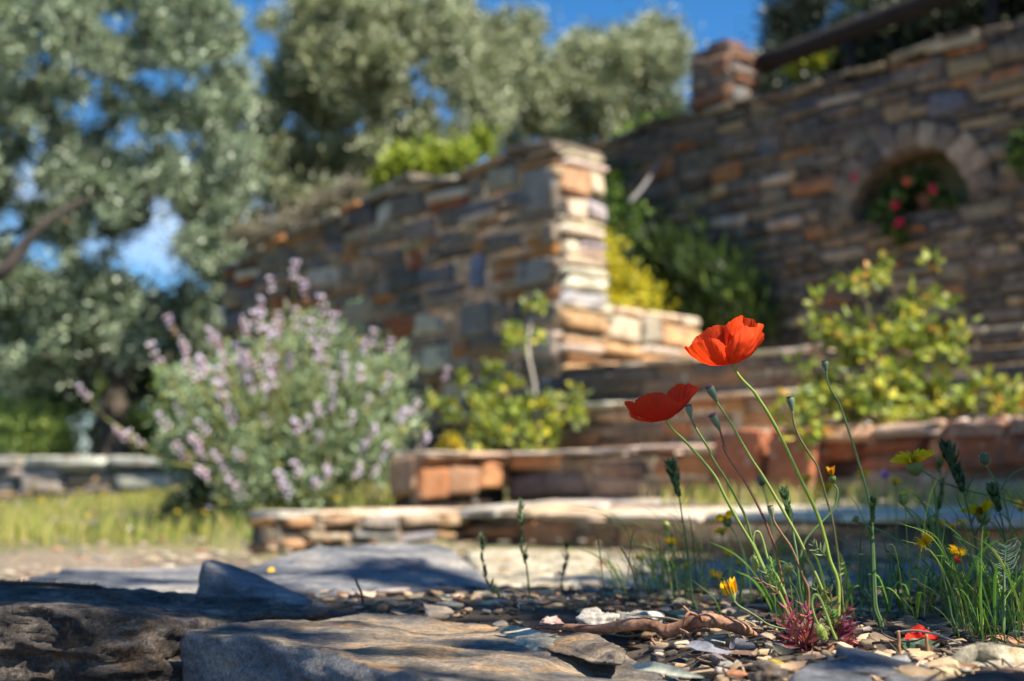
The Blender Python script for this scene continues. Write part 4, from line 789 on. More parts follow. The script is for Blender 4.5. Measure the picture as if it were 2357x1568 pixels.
leafy('leafy_shrub', 'yellow-green leafy shrub with orange leaves growing behind the rust-red planter wall', 'shrub', bp,
      [D(x, y, Y) for x, y, Y in ((2040, 600, 3.6), (1975, 650, 3.55), (2100, 670, 3.6), (2155, 690, 3.6), (1870, 695, 3.55), (1920, 760, 3.5), (2060, 720, 3.6), (2200, 760, 3.5), (1850, 830, 3.5), (1990, 790, 3.45), (2120, 800, 3.5), (2060, 860, 3.4), (1880, 900, 3.4), (1960, 890, 3.4), (2170, 880, 3.45), (2290, 880, 3.4), (1860, 960, 3.35), (2000, 950, 3.35), (2130, 950, 3.35), (2220, 930, 3.4), (2330, 920, 3.35), (1840, 930, 3.4))], 5, .036, .018, SH, 51, cr_=.05, dens=17)
bp = UV(.36, -.62, .16)
leafy('leafy_shrub', 'light green leafy shrub with a pale bare stem beside the third step', 'shrub', bp,
      [D(x, y, Y) for x, y, Y in ((1220, 705, 4.95), (1180, 760, 4.9), (1060, 870, 4.7), (1130, 850, 4.75), (1040, 930, 4.6), (1110, 950, 4.6), (1190, 930, 4.6), (1260, 920, 4.7), (1340, 905, 4.6), (1150, 990, 4.5), (1090, 1010, 4.5), (1230, 1000, 4.5), (1180, 880, 4.7), (1000, 930, 4.7), (1270, 970, 4.6))], 3, .04, .02, SH[:5]+[((.28, .34, .14), 6)], 52, cr_=.045, dens=24,
      pale_stem=([D(1225, 1000, 4.7), D(1232, 900, 4.75), D(1215, 800, 4.85), D(1228, 715, 4.95)], [.0065, .0055, .004], (.42, .37, .31)))
leafy('flowering_plant', 'low plant with yellow flowers at the left end of the second step', 'plant', D(1030, 1030, 4.5), [D(x, y, 4.4) for x, y in ((1035, 1012), (1015, 1035), (1050, 1020))], 2, .025, .02, [((.6, .46, .03), 9), ((.2, .22, .05), 6)], 53, cr_=.02, dens=20)

# ------------------------------------------------------------------ meadow grass
def meadow(name, X0, X1, Y0, Y1, n, h, pal, seed, cond=None, zf=gh, w_=.004):
    r = np.random.RandomState(seed); X = r.uniform(X0, X1, n); Y = r.uniform(Y0, Y1, n); k = vnoise(np.stack([X*3, Y*3, 0*X], 1), seed) > -.45
    if cond is not None: k &= cond(X, Y)
    X, Y = X[k], Y[k]; n = len(X); Z = gz(X, Y) if zf is gh else zf(X, Y); H = h*r.uniform(.4, 1.2, n)*np.clip(1.15-.14*(Y-3), .45, 1.1); a = r.uniform(0, 6.28, n); b = r.uniform(0, 6.28, n); ln = r.uniform(.1, .55, n)
    P = np.stack([X, Y, Z], 1); sd_ = np.stack([np.cos(a), np.sin(a), 0*a], 1)*w_; le = np.stack([np.cos(b)*ln, np.sin(b)*ln, 0*b], 1)*H[:, None]; up_ = np.stack([0*a, 0*a, H], 1)
    q = np.stack([P-sd_*.5, P+sd_*.5, P+sd_*.45+up_*.55+le*.3, P+up_+le, P-sd_*.45+up_*.55+le*.3], 1)
    pc = np.array([p[0] for p in pal]); pw_ = np.array([p[1] for p in pal], float); pw_ /= pw_.sum(); cc = pc[r.choice(len(pc), n, p=pw_)]*r.uniform(.7, 1.25, (n, 1))
    return tag(quads(name, q, cc, M['leaf']), kind='stuff')
MG = [((.30, .36, .07), 10), ((.42, .41, .09), 8), ((.52, .44, .17), 6), ((.18, .26, .06), 6), ((.62, .50, .22), 3)]
def suv(X, Y): rx, ry = X-O.x, Y-O.y; return rx*U.x+ry*U.y, rx*V.x+ry*V.y
meadow('grass', -4.5, .3, 2.72, 7.6, 32000, .085, MG, 1, lambda X, Y: (suv(X, Y)[0] < .55) & (X < -.28-(3.9-Y).clip(0, 9)*.2) & (suv(X, Y)[1] < -.03))
meadow('grass', .3, 1.6, 2.75, 4.2, 3800, .055, MG[:3]+[((.5, .42, .22), 5)], 2, lambda X, Y: (suv(X, Y)[1] > -1.27) & (suv(X, Y)[1] < -.97) & (suv(X, Y)[0] > 1.5), zf=lambda X, Y: 0*X+.085)
def dots(name, label, X0, X1, Y0, Y1, n, z0, z1, cols, seed, cond):
    mb = MB(); r = random.Random(seed)
    k = 0
    while k < n:
        x, y = r.uniform(X0, X1), r.uniform(Y0, Y1)
        if not cond(x, y): continue
        k += 1; z = gh(x, y) if z1 > 0 else -z1; c = r.choice(cols); h = r.uniform(z0, abs(z1) if z1 > 0 else z0*2); tube(mb, [(x, y, z), (x+.01, y, z+h*.6), (x+r.uniform(-.02, .02), y, z+h)], .0012, (.16, .22, .06), 4, 2)
        sphere(mb, (x, y, z+h), (.009, .009, .004), c, 4, 7)
    return tag(mb.build(name, M['flower']), kind='stuff')
dots('wildflowers', '', -3.2, -.5, 3.1, 7, 150, .05, .10, [(.7, .5, .02), (.75, .58, .05), (.5, .42, .6)], 3, lambda x, y: suv(x, y)[0] < .5 and x < -.5)

# ------------------------------------------------------------------ the poppies
def petal(parent, base, rim, ctl, Y0, seed, colr=(.90, .058, .010), amp=.0009, nr=30, nc=64):
    """a petal lofted from the flower's base to a rim curve; rim and ctl: (x, y, depth in cm)."""
    w3 = lambda q: np.array(tuple(D(*R2(q[0], q[1]), Y0+q[2]*.01)))
    Rm = smooth_path([w3(q) for q in rim], 12); Cm = smooth_path([w3(q) for q in ctl], 12); B = w3(base)
    k = np.linspace(0, 1, nc); Rm = np.stack([np.interp(k, np.linspace(0, 1, len(Rm)), Rm[:, i]) for i in range(3)], 1); Cm = np.stack([np.interp(k, np.linspace(0, 1, len(Cm)), Cm[:, i]) for i in range(3)], 1)
    t = np.linspace(0, 1, nr)**.85; t = t[:, None, None]
    Bm = B+(Cm-B)*.06
    P = (1-t)**2*Bm+2*t*(1-t)*Cm+t*t*Rm
    tt = t[..., 0]+0*k[None]; kk = k[None]+0*tt
    rid = vnoise(np.stack([kk*42+0*tt, tt*2.5, 0*kk*tt+seed], -1), seed)+.6*vnoise(np.stack([kk*70+0*tt, tt*5, 0*kk*tt+seed], -1), seed+2)+1.1*fbm(np.stack([kk*7+0*tt, tt*5, 0*kk*tt+seed], -1), seed+5, 3)
    dv = np.gradient(P, axis=0); du = np.gradient(P, axis=1); N_ = np.cross(du, dv); N_ /= np.linalg.norm(N_, axis=2)[..., None]+1e-12
    P = P+N_*(amp*rid*tt**.8)[..., None]
    P[-3:] += (N_*0+np.array([0, 0, 1]))[-3:]*(.0006*vnoise(np.stack([k*26, 0*k, 0*k+seed], -1), seed+7))[None, :, None]*np.array([.3, .7, 1])[:, None, None]
    shade = 1+.10*vnoise(np.stack([kk*40+0*tt, tt*2, 0*kk*tt+seed], -1), seed+3)
    c = np.array(colr)[None, None]*shade[..., None]; c = c+np.array([.05, .035, .005])*tt[..., None]**2
    mb = MB(); mb.grid(P, c.clip(0, 1)); return mb.build('petal', M['petal'], parent)
def stem_pts(L_, Y0): return [D(*q[:2], Y0 if len(q) < 3 else q[2]) for q in L_]
GS = (.20, .29, .055); GD = (.12, .20, .07); RS = (.22, .09, .055)
def grounded(P):                                  # run a stalk's last point down into the soil
    P = list(P); l = P[-1]; g = gh(l.x, l.y)-.003
    if l.z > g+.004: P.append(Vector((l.x+.004, l.y, (l.z+g)/2))); P.append(Vector((l.x+.006, l.y, g)))
    return P
def hairs(mb, pts, n, ln, seed, c=(.4, .42, .25)):
    P = smooth_path(pts, 8); r = random.Random(seed)
    for i in range(n):
        p = Vector(P[r.randrange(len(P)-1)]); a = r.uniform(0, 6.28); d = Vector((math.cos(a), math.sin(a)*.6, r.uniform(-.3, .5))).normalized()*ln*r.uniform(.5, 1)
        tube(mb, [p, p+d*.5, p+d], [.00016, .00012, .00006], c, 4, 1)
def stem(parent, pts, rad, c, seed=1, hair=40, name='stem'):
    mb = MB(); tube(mb, pts, rad, c, 9, 7, .05, seed)
    if hair: hairs(mb, pts, hair, .0022, seed)
    return mb.build(name, M['stem'], parent)
def pod(parent, top, bot, rad, c=(.15, .22, .15), cap=(.10, .055, .06)):
    """a poppy seed pod: club-shaped, ribbed, with a dark ray disc on top."""
    a, b = Vector(bot), Vector(top); L_ = (b-a).length; ax = (b-a).normalized(); q = np.array(ax.to_track_quat('Z', 'Y').to_matrix()); th = np.linspace(0, 2*math.pi, 22, endpoint=False)
    prof = [(0, .22), (.06, .34), (.18, .48), (.4, .74), (.62, .95), (.78, 1.0), (.88, .93), (.94, .80)]
    P = np.array([[(rad*k*(1+.035*math.cos(10*t))*math.cos(t), rad*k*(1+.035*math.cos(10*t))*math.sin(t), z*L_) for t in th] for z, k in prof])
    mb = MB(); mb.grid(P @ q.T+np.array(tuple(a)), c, True); o = mb.build('seed_pod', M['stem'], parent)
    mb = MB(); prof = [(.93, .80), (.945, 1.03), (.975, 1.06), (1.0, .92), (1.03, .4), (1.04, .02)]
    P = np.array([[(rad*k*(1+.05*math.cos(10*t))*math.cos(t), rad*k*(1+.05*math.cos(10*t))*math.sin(t), z*L_) for t in th] for z, k in prof])
    mb.grid(P @ q.T+np.array(tuple(a)), cap, True); mb.build('pod_cap', M['stem'], o); return o
def bud(parent, a, b, rad, c=(.20, .27, .06), seed=1):
    a, b = Vector(a), Vector(b); mb = MB(); sphere(mb, (a+b)/2, (rad, rad, (b-a).length/2), c, 22, 26, .10, seed, (b-a)); 
    r = random.Random(seed)
    for i in range(120):
        d = Vector((r.gauss(0, 1), r.gauss(0, 1), r.gauss(0, 1))).normalized(); q = (b-a).to_track_quat('Z', 'Y'); p = (a+b)/2+q @ Vector((d.x*rad, d.y*rad, d.z*(b-a).length/2)); e = q @ d
        tube(mb, [p, p+e*.0008, p+e*.0017], [.0002, .00015, .00006], (.40, .40, .2), 4, 1)
    return mb.build('bud', M['stem'], parent)
def lobed(parent, pts, wid, col, seed, lobes=4, name='leaf', m='leaf', side=(0, 1, .25)):
    """a pinnately cut leaf: a midrib strip with pairs of toothed lobes, one mesh."""
    P = smooth_path(pts, 8); n = len(P); mb = MB(); r = random.Random(seed); leaf_strip(mb, pts, wid*.28, col, .1, side, 8)
    for i in range(lobes):
        k = int(n*(.12+.80*i/lobes)); p = P[k]; T = P[min(k+2, n-1)]-P[max(k-2, 0)]; T = Vector(T).normalized(); sd_ = T.cross(Vector(side)).normalized()
        for s_ in (-1, 1):
            L_ = wid*(1.0-.45*i/lobes)*r.uniform(.7, 1.15); d = (sd_*s_+T*.75+Vector(side)*r.uniform(-.4, .4)).normalized(); g = r.uniform(.85, 1.2)
            leaf_strip(mb, [Vector(p), Vector(p)+d*L_*.5+T*L_*.05, Vector(p)+d*L_+T*L_*.2], L_*.45, tuple(c*g for c in col), .15, side, 5, .8)
    return mb.build(name, M[m], parent)

# tall poppy in full sun
p1 = thing('poppy', 'tall bright orange-red poppy in full sun, highest flower on the right', 'poppy')
base = (1288, 628, 0)
fl = bpy.data.objects.new('flower', None); COL.objects.link(fl); fl.parent = p1
mb = MB(); c0 = D(*R2(1288, 560), 1.0)
sphere(mb, c0, (.0028, .0028, .0045), (.08, .12, .05), 8, 10)
for i in range(40): 
    a = rnd.uniform(0, 6.28); e = Vector((math.cos(a)*.006, math.sin(a)*.006, rnd.uniform(.003, .009))); tube(mb, [c0-Z3*.003, c0+e*.6, c0+e], [.0002, .0002, .0006], (.03, .02, .03), 4, 1)
mb.build('flower_centre', M['stem'], fl)
petal(fl, base, [(1248, 290, .9), (1232, 245, 1.3), (1262, 215, 1.7), (1310, 188, 2.0), (1370, 163, 2.3), (1398, 156, 2.4), (1420, 174, 2.4), (1470, 178, 2.3), (1515, 200, 2.1), (1535, 235, 1.8), (1575, 262, 1.4), (1590, 300, 1.0)],
      [(1200, 560, .8), (1260, 540, 2.4), (1400, 520, 2.8), (1500, 560, 2.2), (1560, 560, 1.4)], 1.0, 3)
petal(fl, base, [(905, 445, .2), (915, 405, .5), (950, 355, .9), (990, 325, 1.3), (1050, 280, 1.7), (1090, 262, 1.9), (1140, 250, 2.1), (1190, 247, 2.2), (1215, 262, 2.1), (1260, 300, 1.8), (1290, 370, 1.2)],
      [(1010, 620, .3), (1080, 580, 1.6), (1180, 560, 2.4), (1260, 540, 2.2)], 1.0, 7, (.66, .035, .010))
petal(fl, base, [(818, 484, -.2), (820, 468, -.3), (852, 455, -.5), (862, 468, -.7), (905, 425, -1.1), (950, 408, -1.5), (1000, 398, -1.9), (1045, 382, -2.2), (1090, 374, -2.4), (1140, 384, -2.4), (1180, 408, -2.2), (1215, 440, -1.9), (1236, 478, -1.5), (1225, 500, -1.1)],
      [(1000, 690, -.1), (1040, 690, -1.3), (1120, 670, -2.4), (1200, 650, -2.6), (1260, 600, -1.6)], 1.0, 11)
petal(fl, base, [(1182, 556, -1.6), (1200, 548, -1.7), (1232, 480, -1.9), (1280, 395, -2.1), (1320, 330, -2.2), (1370, 285, -2.1), (1405, 262, -2.0), (1450, 258, -1.9), (1500, 266, -1.6), (1540, 262, -1.2), (1552, 228, -.9), (1570, 236, -.7), (1602, 240, -.3), (1596, 290, .1), (1606, 340, .4), (1590, 390, .7), (1555, 440, .9)],
      [(1150, 600, -1.0), (1230, 650, -2.0), (1330, 640, -2.6), (1440, 620, -2.2), (1480, 610, -1.2), (1460, 590, .5)], 1.0, 17, (.84, .055, .010))
S1 = [R2(1292, 634), R2(1310, 660), R2(1335, 705), R2(1400, 790), R2(1500, 890), R2(1570, 990), R2(1640, 1100), R2(1720, 1240), R2(1800, 1400), R9(830, 130), R9(900, 280), R9(960, 400), R9(1010, 520), R9(1050, 660), R9(1078, 780), R9(1118, 880), R9(1133, 960), R9(1133, 1100), R9(1130, 1310)]
stem(p1, stem_pts(S1, 1.0), [.0010, .0012, .0013, .0014, .0015, .0016, .0018], (.25, .34, .055), 3, 90)
S2 = [R2(1147, 1000), R2(1165, 1035), R2(1190, 1070), R2(1290, 1220), R2(1380, 1380), R2(1490, 1568), R9(620, 200), R9(700, 330), R9(780, 470), R9(870, 630), R9(940, 780), R9(1010, 930), R9(1070, 1090), R9(1110, 1180), R9(1128, 1290)]
stem(p1, stem_pts(S2, .99), [.0009, .0010, .0012, .0012, .0014], (.27, .33, .08), 5, 90); pod(p1, D(*R2(1062, 838), .985), D(*R2(1147, 1000), .99), .0035)
hb = [R9(1128, 1300), R9(1080, 1200), R9(1010, 1060)]
stem(p1, stem_pts([R9(1120, 1300), R9(1090, 1230), R9(1050, 1120), R9(1015, 1035), R9(985, 1005), R9(965, 1030), R9(962, 1085), R9(980, 1150), R9(1003, 1205)], .935), [.0011, .0009, .0009], (.25, .33, .08), 6, 40)
bud(p1, D(*R9(1001, 1200), .935), D(*R9(1048, 1302), .935), .0036, (.24, .31, .05), 3)
lobed(p1, stem_pts([R9(1052, 755), R9(1020, 715), R9(985, 690), R9(950, 645)], .985), .0085, (.24, .32, .15), 5, 4)
lobed(p1, stem_pts([R9(1135, 900), R9(1150, 850), R9(1155, 810), R9(1160, 770)], .99), .004, (.26, .34, .08), 6, 3)
for i, q in enumerate((((1120, 1290), (1095, 1200), (1070, 1130), (1060, 1080), (1045, 1040)), ((1128, 1295), (1060, 1180), (1040, 1100), (1000, 980), (965, 935)), ((1120, 1280), (1080, 1190), (1090, 1130), (1100, 1090)), ((1133, 1280), (1110, 1200), (1075, 1180), (1060, 1160)))):
    lobed(p1, stem_pts([R9(*a) for a in q], .98-.006*i), .007, [(.20, .30, .09), (.27, .30, .12), (.16, .28, .08), (.22, .33, .1)][i], 20+i, 6)
# lower poppy, in shade
p2 = thing('poppy', 'lower dark red poppy in shade, left of the tall one', 'poppy')
fl = bpy.data.objects.new('flower', None); COL.objects.link(fl); fl.parent = p2
Y2 = .955; b2 = (640, 1172, 0); mb = MB(); sphere(mb, D(*R2(650, 1120), Y2), (.0028, .0028, .0045), (.08, .12, .05), 8, 10); mb.build('flower_centre', M['stem'], fl)
RD = (.58, .012, .006)
petal(fl, b2, [(640, 960, 1.6), (660, 915, 1.9), (680, 880, 2.1), (740, 838, 2.2), (800, 826, 2.1), (840, 828, 2.0), (860, 812, 1.9), (900, 836, 1.6), (962, 850, 1.2), (970, 880, .9), (930, 915, .7), (880, 975, .4), (830, 1040, .2)], [(680, 1060, 1.8), (760, 1040, 2.2), (840, 1040, 1.5), (800, 1110, .3), (740, 1150, .1)], Y2, 21, RD, .0004)
petal(fl, b2, [(285, 1040, .4), (330, 1010, .7), (355, 975, 1.0), (400, 945, 1.3), (470, 918, 1.6), (560, 905, 1.8), (640, 922, 1.8), (700, 960, 1.5)], [(400, 1150, .3), (460, 1080, 1.6), (560, 1060, 2.1), (660, 1080, 1.9)], Y2, 23, RD, .0004)
petal(fl, b2, [(282, 1060, -.1), (288, 1110, -.3), (300, 1142, -.4), (345, 1160, -.6), (400, 1150, -.7), (450, 1120, -.9)], [(420, 1240, 0), (480, 1230, -.5), (560, 1200, -.8)], Y2, 25, (.80, .04, .012), .0004)
petal(fl, b2, [(230, 1012, -.4), (245, 1000, -.6), (310, 992, -.9), (325, 1015, -1.1), (350, 998, -1.3), (400, 965, -1.6), (470, 930, -2.0), (560, 915, -2.1), (640, 930, -2.0), (700, 960, -1.7), (740, 990, -1.3), (790, 1002, -1.0), (850, 960, -.7)], [(330, 1200, -.3), (440, 1240, -1.2), (560, 1230, -2.1), (660, 1200, -2.2), (740, 1180, -1.2), (780, 1120, -.5)], Y2, 27, RD, .0004)
stem(p2, stem_pts([R2(643, 1172), R2(670, 1215), R2(720, 1280), R2(820, 1370), R2(920, 1480), R2(1000, 1568), R9(230, 110), R9(330, 235), R9(385, 345), R9(450, 470), R9(520, 590), R9(580, 690), R9(640, 820), R9(700, 930), R9(750, 1000), R9(800, 1120), R9(850, 1250), R9(880, 1300)], .985), [.0009, .0011, .0012, .0014], (.20, .29, .06), 8, 60)
S3 = [R2(895, 1165), R2(910, 1200), R2(960, 1290), R2(1030, 1400), R2(1090, 1500), R9(300, 90), R9(340, 160), R9(400, 250), R9(470, 380), R9(530, 500), R9(570, 640), R9(620, 760), R9(690, 910), R9(750, 1000), R9(820, 1150), R9(880, 1310)]
stem(p2, stem_pts(S3, 1.01), [.0009, .0010, .0012], (.19, .26, .06), 9, 50); pod(p2, D(*R2(863, 1030), 1.01), D(*R2(894, 1165), 1.01), .0029, (.20, .29, .19))
S4 = [R2(1175, 1280), R2(1200, 1370), R2(1240, 1500), R9(385, 30), R9(400, 80), R9(480, 200), R9(560, 330), R9(640, 490), R9(700, 640), R9(740, 770), R9(770, 920), R9(785, 1000), R9(850, 1180), R9(900, 1300)]
stem(p2, stem_pts(S4, .995), [.0008, .0010, .0012], RS, 10, 60); pod(p2, D(*R2(1098, 1122), .99), D(*R2(1175, 1278), .995), .0031)
stem(p2, stem_pts([R9(790, 1010), R9(740, 900), R9(690, 815), R9(665, 745), R9(645, 665), R9(622, 605), R9(598, 595), R9(583, 620), R9(580, 680), R9(590, 750)], .99), [.0012, .0009, .0007], (.24, .33, .08), 11, 40)
bud(p2, D(*R9(590, 752), .99), D(*R9(600, 850), .99), .0031, (.24, .31, .07), 5)
stem(p2, stem_pts([R9(708, 505), R9(720, 540), R9(765, 610), R9(822, 692), R9(870, 800), R9(905, 890), R9(940, 990), R9(930, 1200), R9(905, 1320)], .99), [.0009, .0010, .0012], (.24, .14, .07), 12, 30)
pod(p2, D(*R9(690, 425), .99), D(*R9(709, 508), .99), .0026, (.26, .26, .16), (.22, .10, .07))
for i, q in enumerate((((760, 1010), (720, 930), (680, 860), (640, 800)), ((770, 1000), (740, 900), (715, 820), (710, 760)), ((750, 1010), (715, 940), (690, 880)))):
    lobed(p2, stem_pts([R9(*a) for a in q], .985+.006*i), .008, [(.17, .29, .08), (.14, .25, .07), (.3, .35, .1)][i], 40+i, 6)
lobed(p2, stem_pts([R9(760, 1005), R9(700, 960), R9(640, 915), R9(570, 888)], .98), .006, (.42, .17, .15), 44, 3)
# red basal leaves: one rosette per plant
RDL = [(.42, .09, .10), (.50, .12, .18), (.30, .07, .05), (.46, .14, .12), (.55, .16, .25), (.24, .06, .04)]
for i, q in enumerate((((880, 1350), (820, 1280), (790, 1180), (760, 1150), 0), ((870, 1340), (830, 1230), (810, 1120), (790, 1010), 0), ((900, 1340), (900, 1240), (880, 1170), (850, 1120), 0), ((920, 1350), (930, 1250), (940, 1150), (900, 1110), 0), ((900, 1330), (930, 1200), (940, 1100), (850, 1040), 0),
                       ((910, 1350), (960, 1240), (980, 1120), (1000, 1010), 0), ((880, 1390), (820, 1350), (790, 1310), (760, 1290), 0), ((960, 1400), (900, 1360), (860, 1330), (830, 1320), 0), ((1010, 1400), (960, 1370), (920, 1340), (880, 1345), 0), ((960, 1380), (970, 1330), (960, 1290), (975, 1260), 0),
                       ((1130, 1310), (1150, 1240), (1190, 1200), (1280, 1180), 1), ((1130, 1310), (1160, 1200), (1190, 1120), (1240, 1060), 1), ((1135, 1330), (1180, 1330), (1215, 1310), (1245, 1290), 1), ((1125, 1330), (1100, 1370), (1120, 1380), (1150, 1385), 1), ((1120, 1290), (1080, 1130), (1090, 1010), (1050, 950), 1), ((1130, 1310), (1170, 1240), (1190, 1230), (1205, 1225), 1))):
    lobed(p1 if q[4] else p2, stem_pts([R9(*a) for a in q[:4]], .955+.008*(i % 5)), .0105, RDL[i % 6] if i != 14 else (.25, .2, .08), 60+i, 4)
mb = MB(); tube(mb, stem_pts([R9(1010, 1370), R9(1050, 1310), R9(1100, 1250)], .97), [.0022, .0018, .0014], (.22, .09, .12), 8, 4, .1, 3); mb.build('base_stem', M['stem'], p1)
# two more seed pods on stems of their own
def podplant(label, top, bot, pts, Y, rad, c=GD, pc=(.14, .21, .13)):
    t = thing('poppy_seed_pod', label, 'seed pod', group='poppy seed pods on single stalks'); stem(t, grounded(stem_pts(pts, Y)), [.0009, .0010, .0013], c, 5, 30); pod(t, D(*top, Y), D(*bot, Y), rad, pc); return t
podplant('blurred poppy seed pod on a thin brownish stalk right of the tall poppy', R2(1860, 945), R2(1888, 1095), [R2(1888, 1095), R2(1900, 1200), R2(1950, 1340), R2(2060, 1520), R9(1000, 180), R9(1050, 360), R9(1090, 500), R9(1120, 680), R9(1140, 850), R9(1165, 1100), R9(1180, 1200)], 1.10, .0034, (.16, .15, .06))
podplant('tallest poppy seed pod on a long green stalk, in front of the leafy shrub', R2(2200, 595), R2(2218, 705), [R2(2218, 705), R2(2222, 760), R2(2240, 830), R2(2290, 930), R2(2350, 1030), R9(1220, 0), R9(1260, 130), R9(1310, 300), R9(1345, 470), R9(1358, 650), R9(1370, 900), R9(1380, 1080)], 1.10, .0030)

# ------------------------------------------------------------------ wild plants among the poppies
YL = (.80, .55, .015)
def flower_head(parent, p, r_, col=YL, axis=(0, -.25, 1), n=22, seed=1, openness=.25, calyx=True, name='flower_head'):
    """a daisy-like head: two rings of strap petals over a green cup."""
    r = random.Random(seed); ax = Vector(axis).normalized(); q = ax.to_track_quat('Z', 'Y'); mb = MB(); p = Vector(p)
    for ring, (k, rr_, op) in enumerate(((n, 1.0, openness), (n, .78, openness+.3), (int(n*.5), .42, openness+.7))):
        for i in range(k):
            a = 6.283*i/k+r.uniform(-.15, .15); d = q @ Vector((math.cos(a)*math.cos(op), math.sin(a)*math.cos(op), math.sin(op))); L_ = r_*rr_*r.uniform(.85, 1.1); c = tuple(x*r.uniform(.85, 1.15) for x in col)
            leaf_strip(mb, [p+d*L_*.08, p+d*L_*.55+ax*L_*.04, p+d*L_-ax*L_*.02], L_*.14, c, .1, ax, 3, .55)
    o = mb.build(name, M['flower'], parent)
    if calyx:
        mb = MB(); th = np.linspace(0, 6.283, 12, endpoint=False); prof = [(-.62, .10), (-.45, .30), (-.2, .36), (0, .30)]
        Q = np.array([[tuple(p+q @ Vector((math.cos(t)*k*r_, math.sin(t)*k*r_, z*r_))) for t in th] for z, k in prof]); mb.grid(Q, (.14, .2, .06), True); mb.build('calyx', M['stem'], o)
    return o
def wild(label, head, stem_, Y, r_, rad=.0008, axis=(-.2, -.3, 1), seed=1, col=YL, sc=GD, leafn=3, name='yellow_flower', cat='flower', op=.25, grp='yellow daisy-like wildflowers'):
    t = thing(name, label, cat, group=grp); pts = grounded(stem_pts([R9(*a) for a in stem_], Y))
    r_ *= .7; stem(t, pts, [rad*.8, rad, rad*1.1], sc, seed, 0); h = D(*R9(*head), Y); flower_head(t, h, r_, col, axis, 18, seed, op)
    r = random.Random(seed); P = smooth_path(pts, 6)
    for i in range(leafn):
        p = Vector(P[int(len(P)*(.55+.42*r.random()))-1]); a = r.choice((-1, 1)); mb = MB(); L_ = r.uniform(.02, .045)
        leaf_strip(mb, [p, p+Vector((a*L_*.4, r.uniform(-.01, .01), L_*.5)), p+Vector((a*L_*.8, r.uniform(-.01, .01), L_*.75))], .0022, (.12, .20, .05), .2, (0, 1, .2), 5); mb.build('leaf', M['leaf'], t)
    return t
# the sharp half-open flower lying out to the left on a curved stalk
t = thing('yellow_flower', 'half-open bright yellow flower on a curved stalk near the root end, in focus', 'flower', group='yellow daisy-like wildflowers')
q = [R9(455, 1050), R9(490, 1082), R9(560, 1122), R9(620, 1160), R9(665, 1192), R9(720, 1214), R9(790, 1230)]
stem(t, stem_pts(q, .985), [.0010, .0007, .0007], (.14, .20, .08), 3, 20)
h = D(*R9(452, 1045), .985); tp = D(*R9(418, 945), .985); ax = (tp-h).normalized(); qq = ax.to_track_quat('Z', 'Y'); mb = MB()
for i in range(26):
    a = 6.283*i/26*2; k = .0030+.0014*(i % 2); c = (.85, .56, .01) if i % 3 else (.75, .33, .02); L_ = rnd.uniform(.0095, .0135)
    e = qq @ Vector((math.cos(a)*k, math.sin(a)*k, 0)); leaf_strip(mb, [h+ax*.006+e*.6, h+ax*(.005+L_*.6)+e*1.1, h+ax*(.004+L_)+e*rnd.uniform(1.2, 1.7)], .0022, c, .1, qq @ Vector((math.cos(a), math.sin(a), 0)), 4, .35)
o = mb.build('flower_head', M['flower'], t); mb = MB(); th = np.linspace(0, 6.283, 18, endpoint=False)
mb.grid(np.array([[tuple(h+qq @ Vector((math.cos(a)*k*(1+.06*math.cos(a*9)), math.sin(a)*k*(1+.06*math.cos(a*9)), z))) for a in th] for z, k in ((-.001, .0008), (.0015, .0022), (.004, .0034), (.007, .0037), (.010, .0036))]), (.30, .36, .12), True); mb.build('calyx', M['stem'], o)
wild('orange-yellow half-closed flower on a hooked brown-green stalk right of the poppy stems', (1092, 235), ((1108, 290), (1128, 340), (1105, 440), (1040, 520), (960, 600), (900, 700), (870, 900), (860, 1150)), 1.09, .013, .0010, (-.15, -.1, 1), 2, (.78, .36, .02), op=1.15)
wild('wide yellow flower seen edge-on in front of the rust-red wall', (1620, 140), ((1650, 175), (1740, 240), (1850, 290), (2000, 335), (2200, 385), (2420, 490)), 1.18, .031, .0009, (-.25, -.15, 1), 4, op=.25)
wild('wide dull yellow flower on the right, largest of those over the grass tufts', (2065, 470), ((2110, 520), (2180, 600), (2260, 760), (2300, 980), (2330, 1150)), 1.18, .027, .0009, (-.35, -.1, 1), 5, (.62, .47, .01), op=.35)
wild('clear yellow flower between the tall green stems, left of the feathery stalk', (1700, 665), ((1715, 690), (1760, 760), (1810, 880), (1850, 1040), (1870, 1150)), 1.05, .0145, .0009, (-.7, -.6, .5), 6, op=.35)
wild('small yellow bud-like flower on the far right, above the pale curved blade', (1880, 580), ((1888, 600), (1940, 690), (2040, 780), (2120, 860), (2160, 1000), (2190, 1200)), 1.16, .009, .0010, (-.2, 0, 1), 7, sc=(.25, .30, .2), op=.9)
wild('yellow flower with a small red flower below it, right of the dark stems', (1905, 735), ((1905, 770), (1900, 900), (1890, 1100)), 1.10, .013, .0008, (0, -.6, .7), 8, op=.4)
wild('blurred yellow flower at the left of the poppies, larger of a close pair', (402, 512), ((430, 560), (480, 640), (520, 760), (560, 950), (560, 1050)), 1.32, .020, .0009, (-.4, -.2, 1), 9, op=.3)
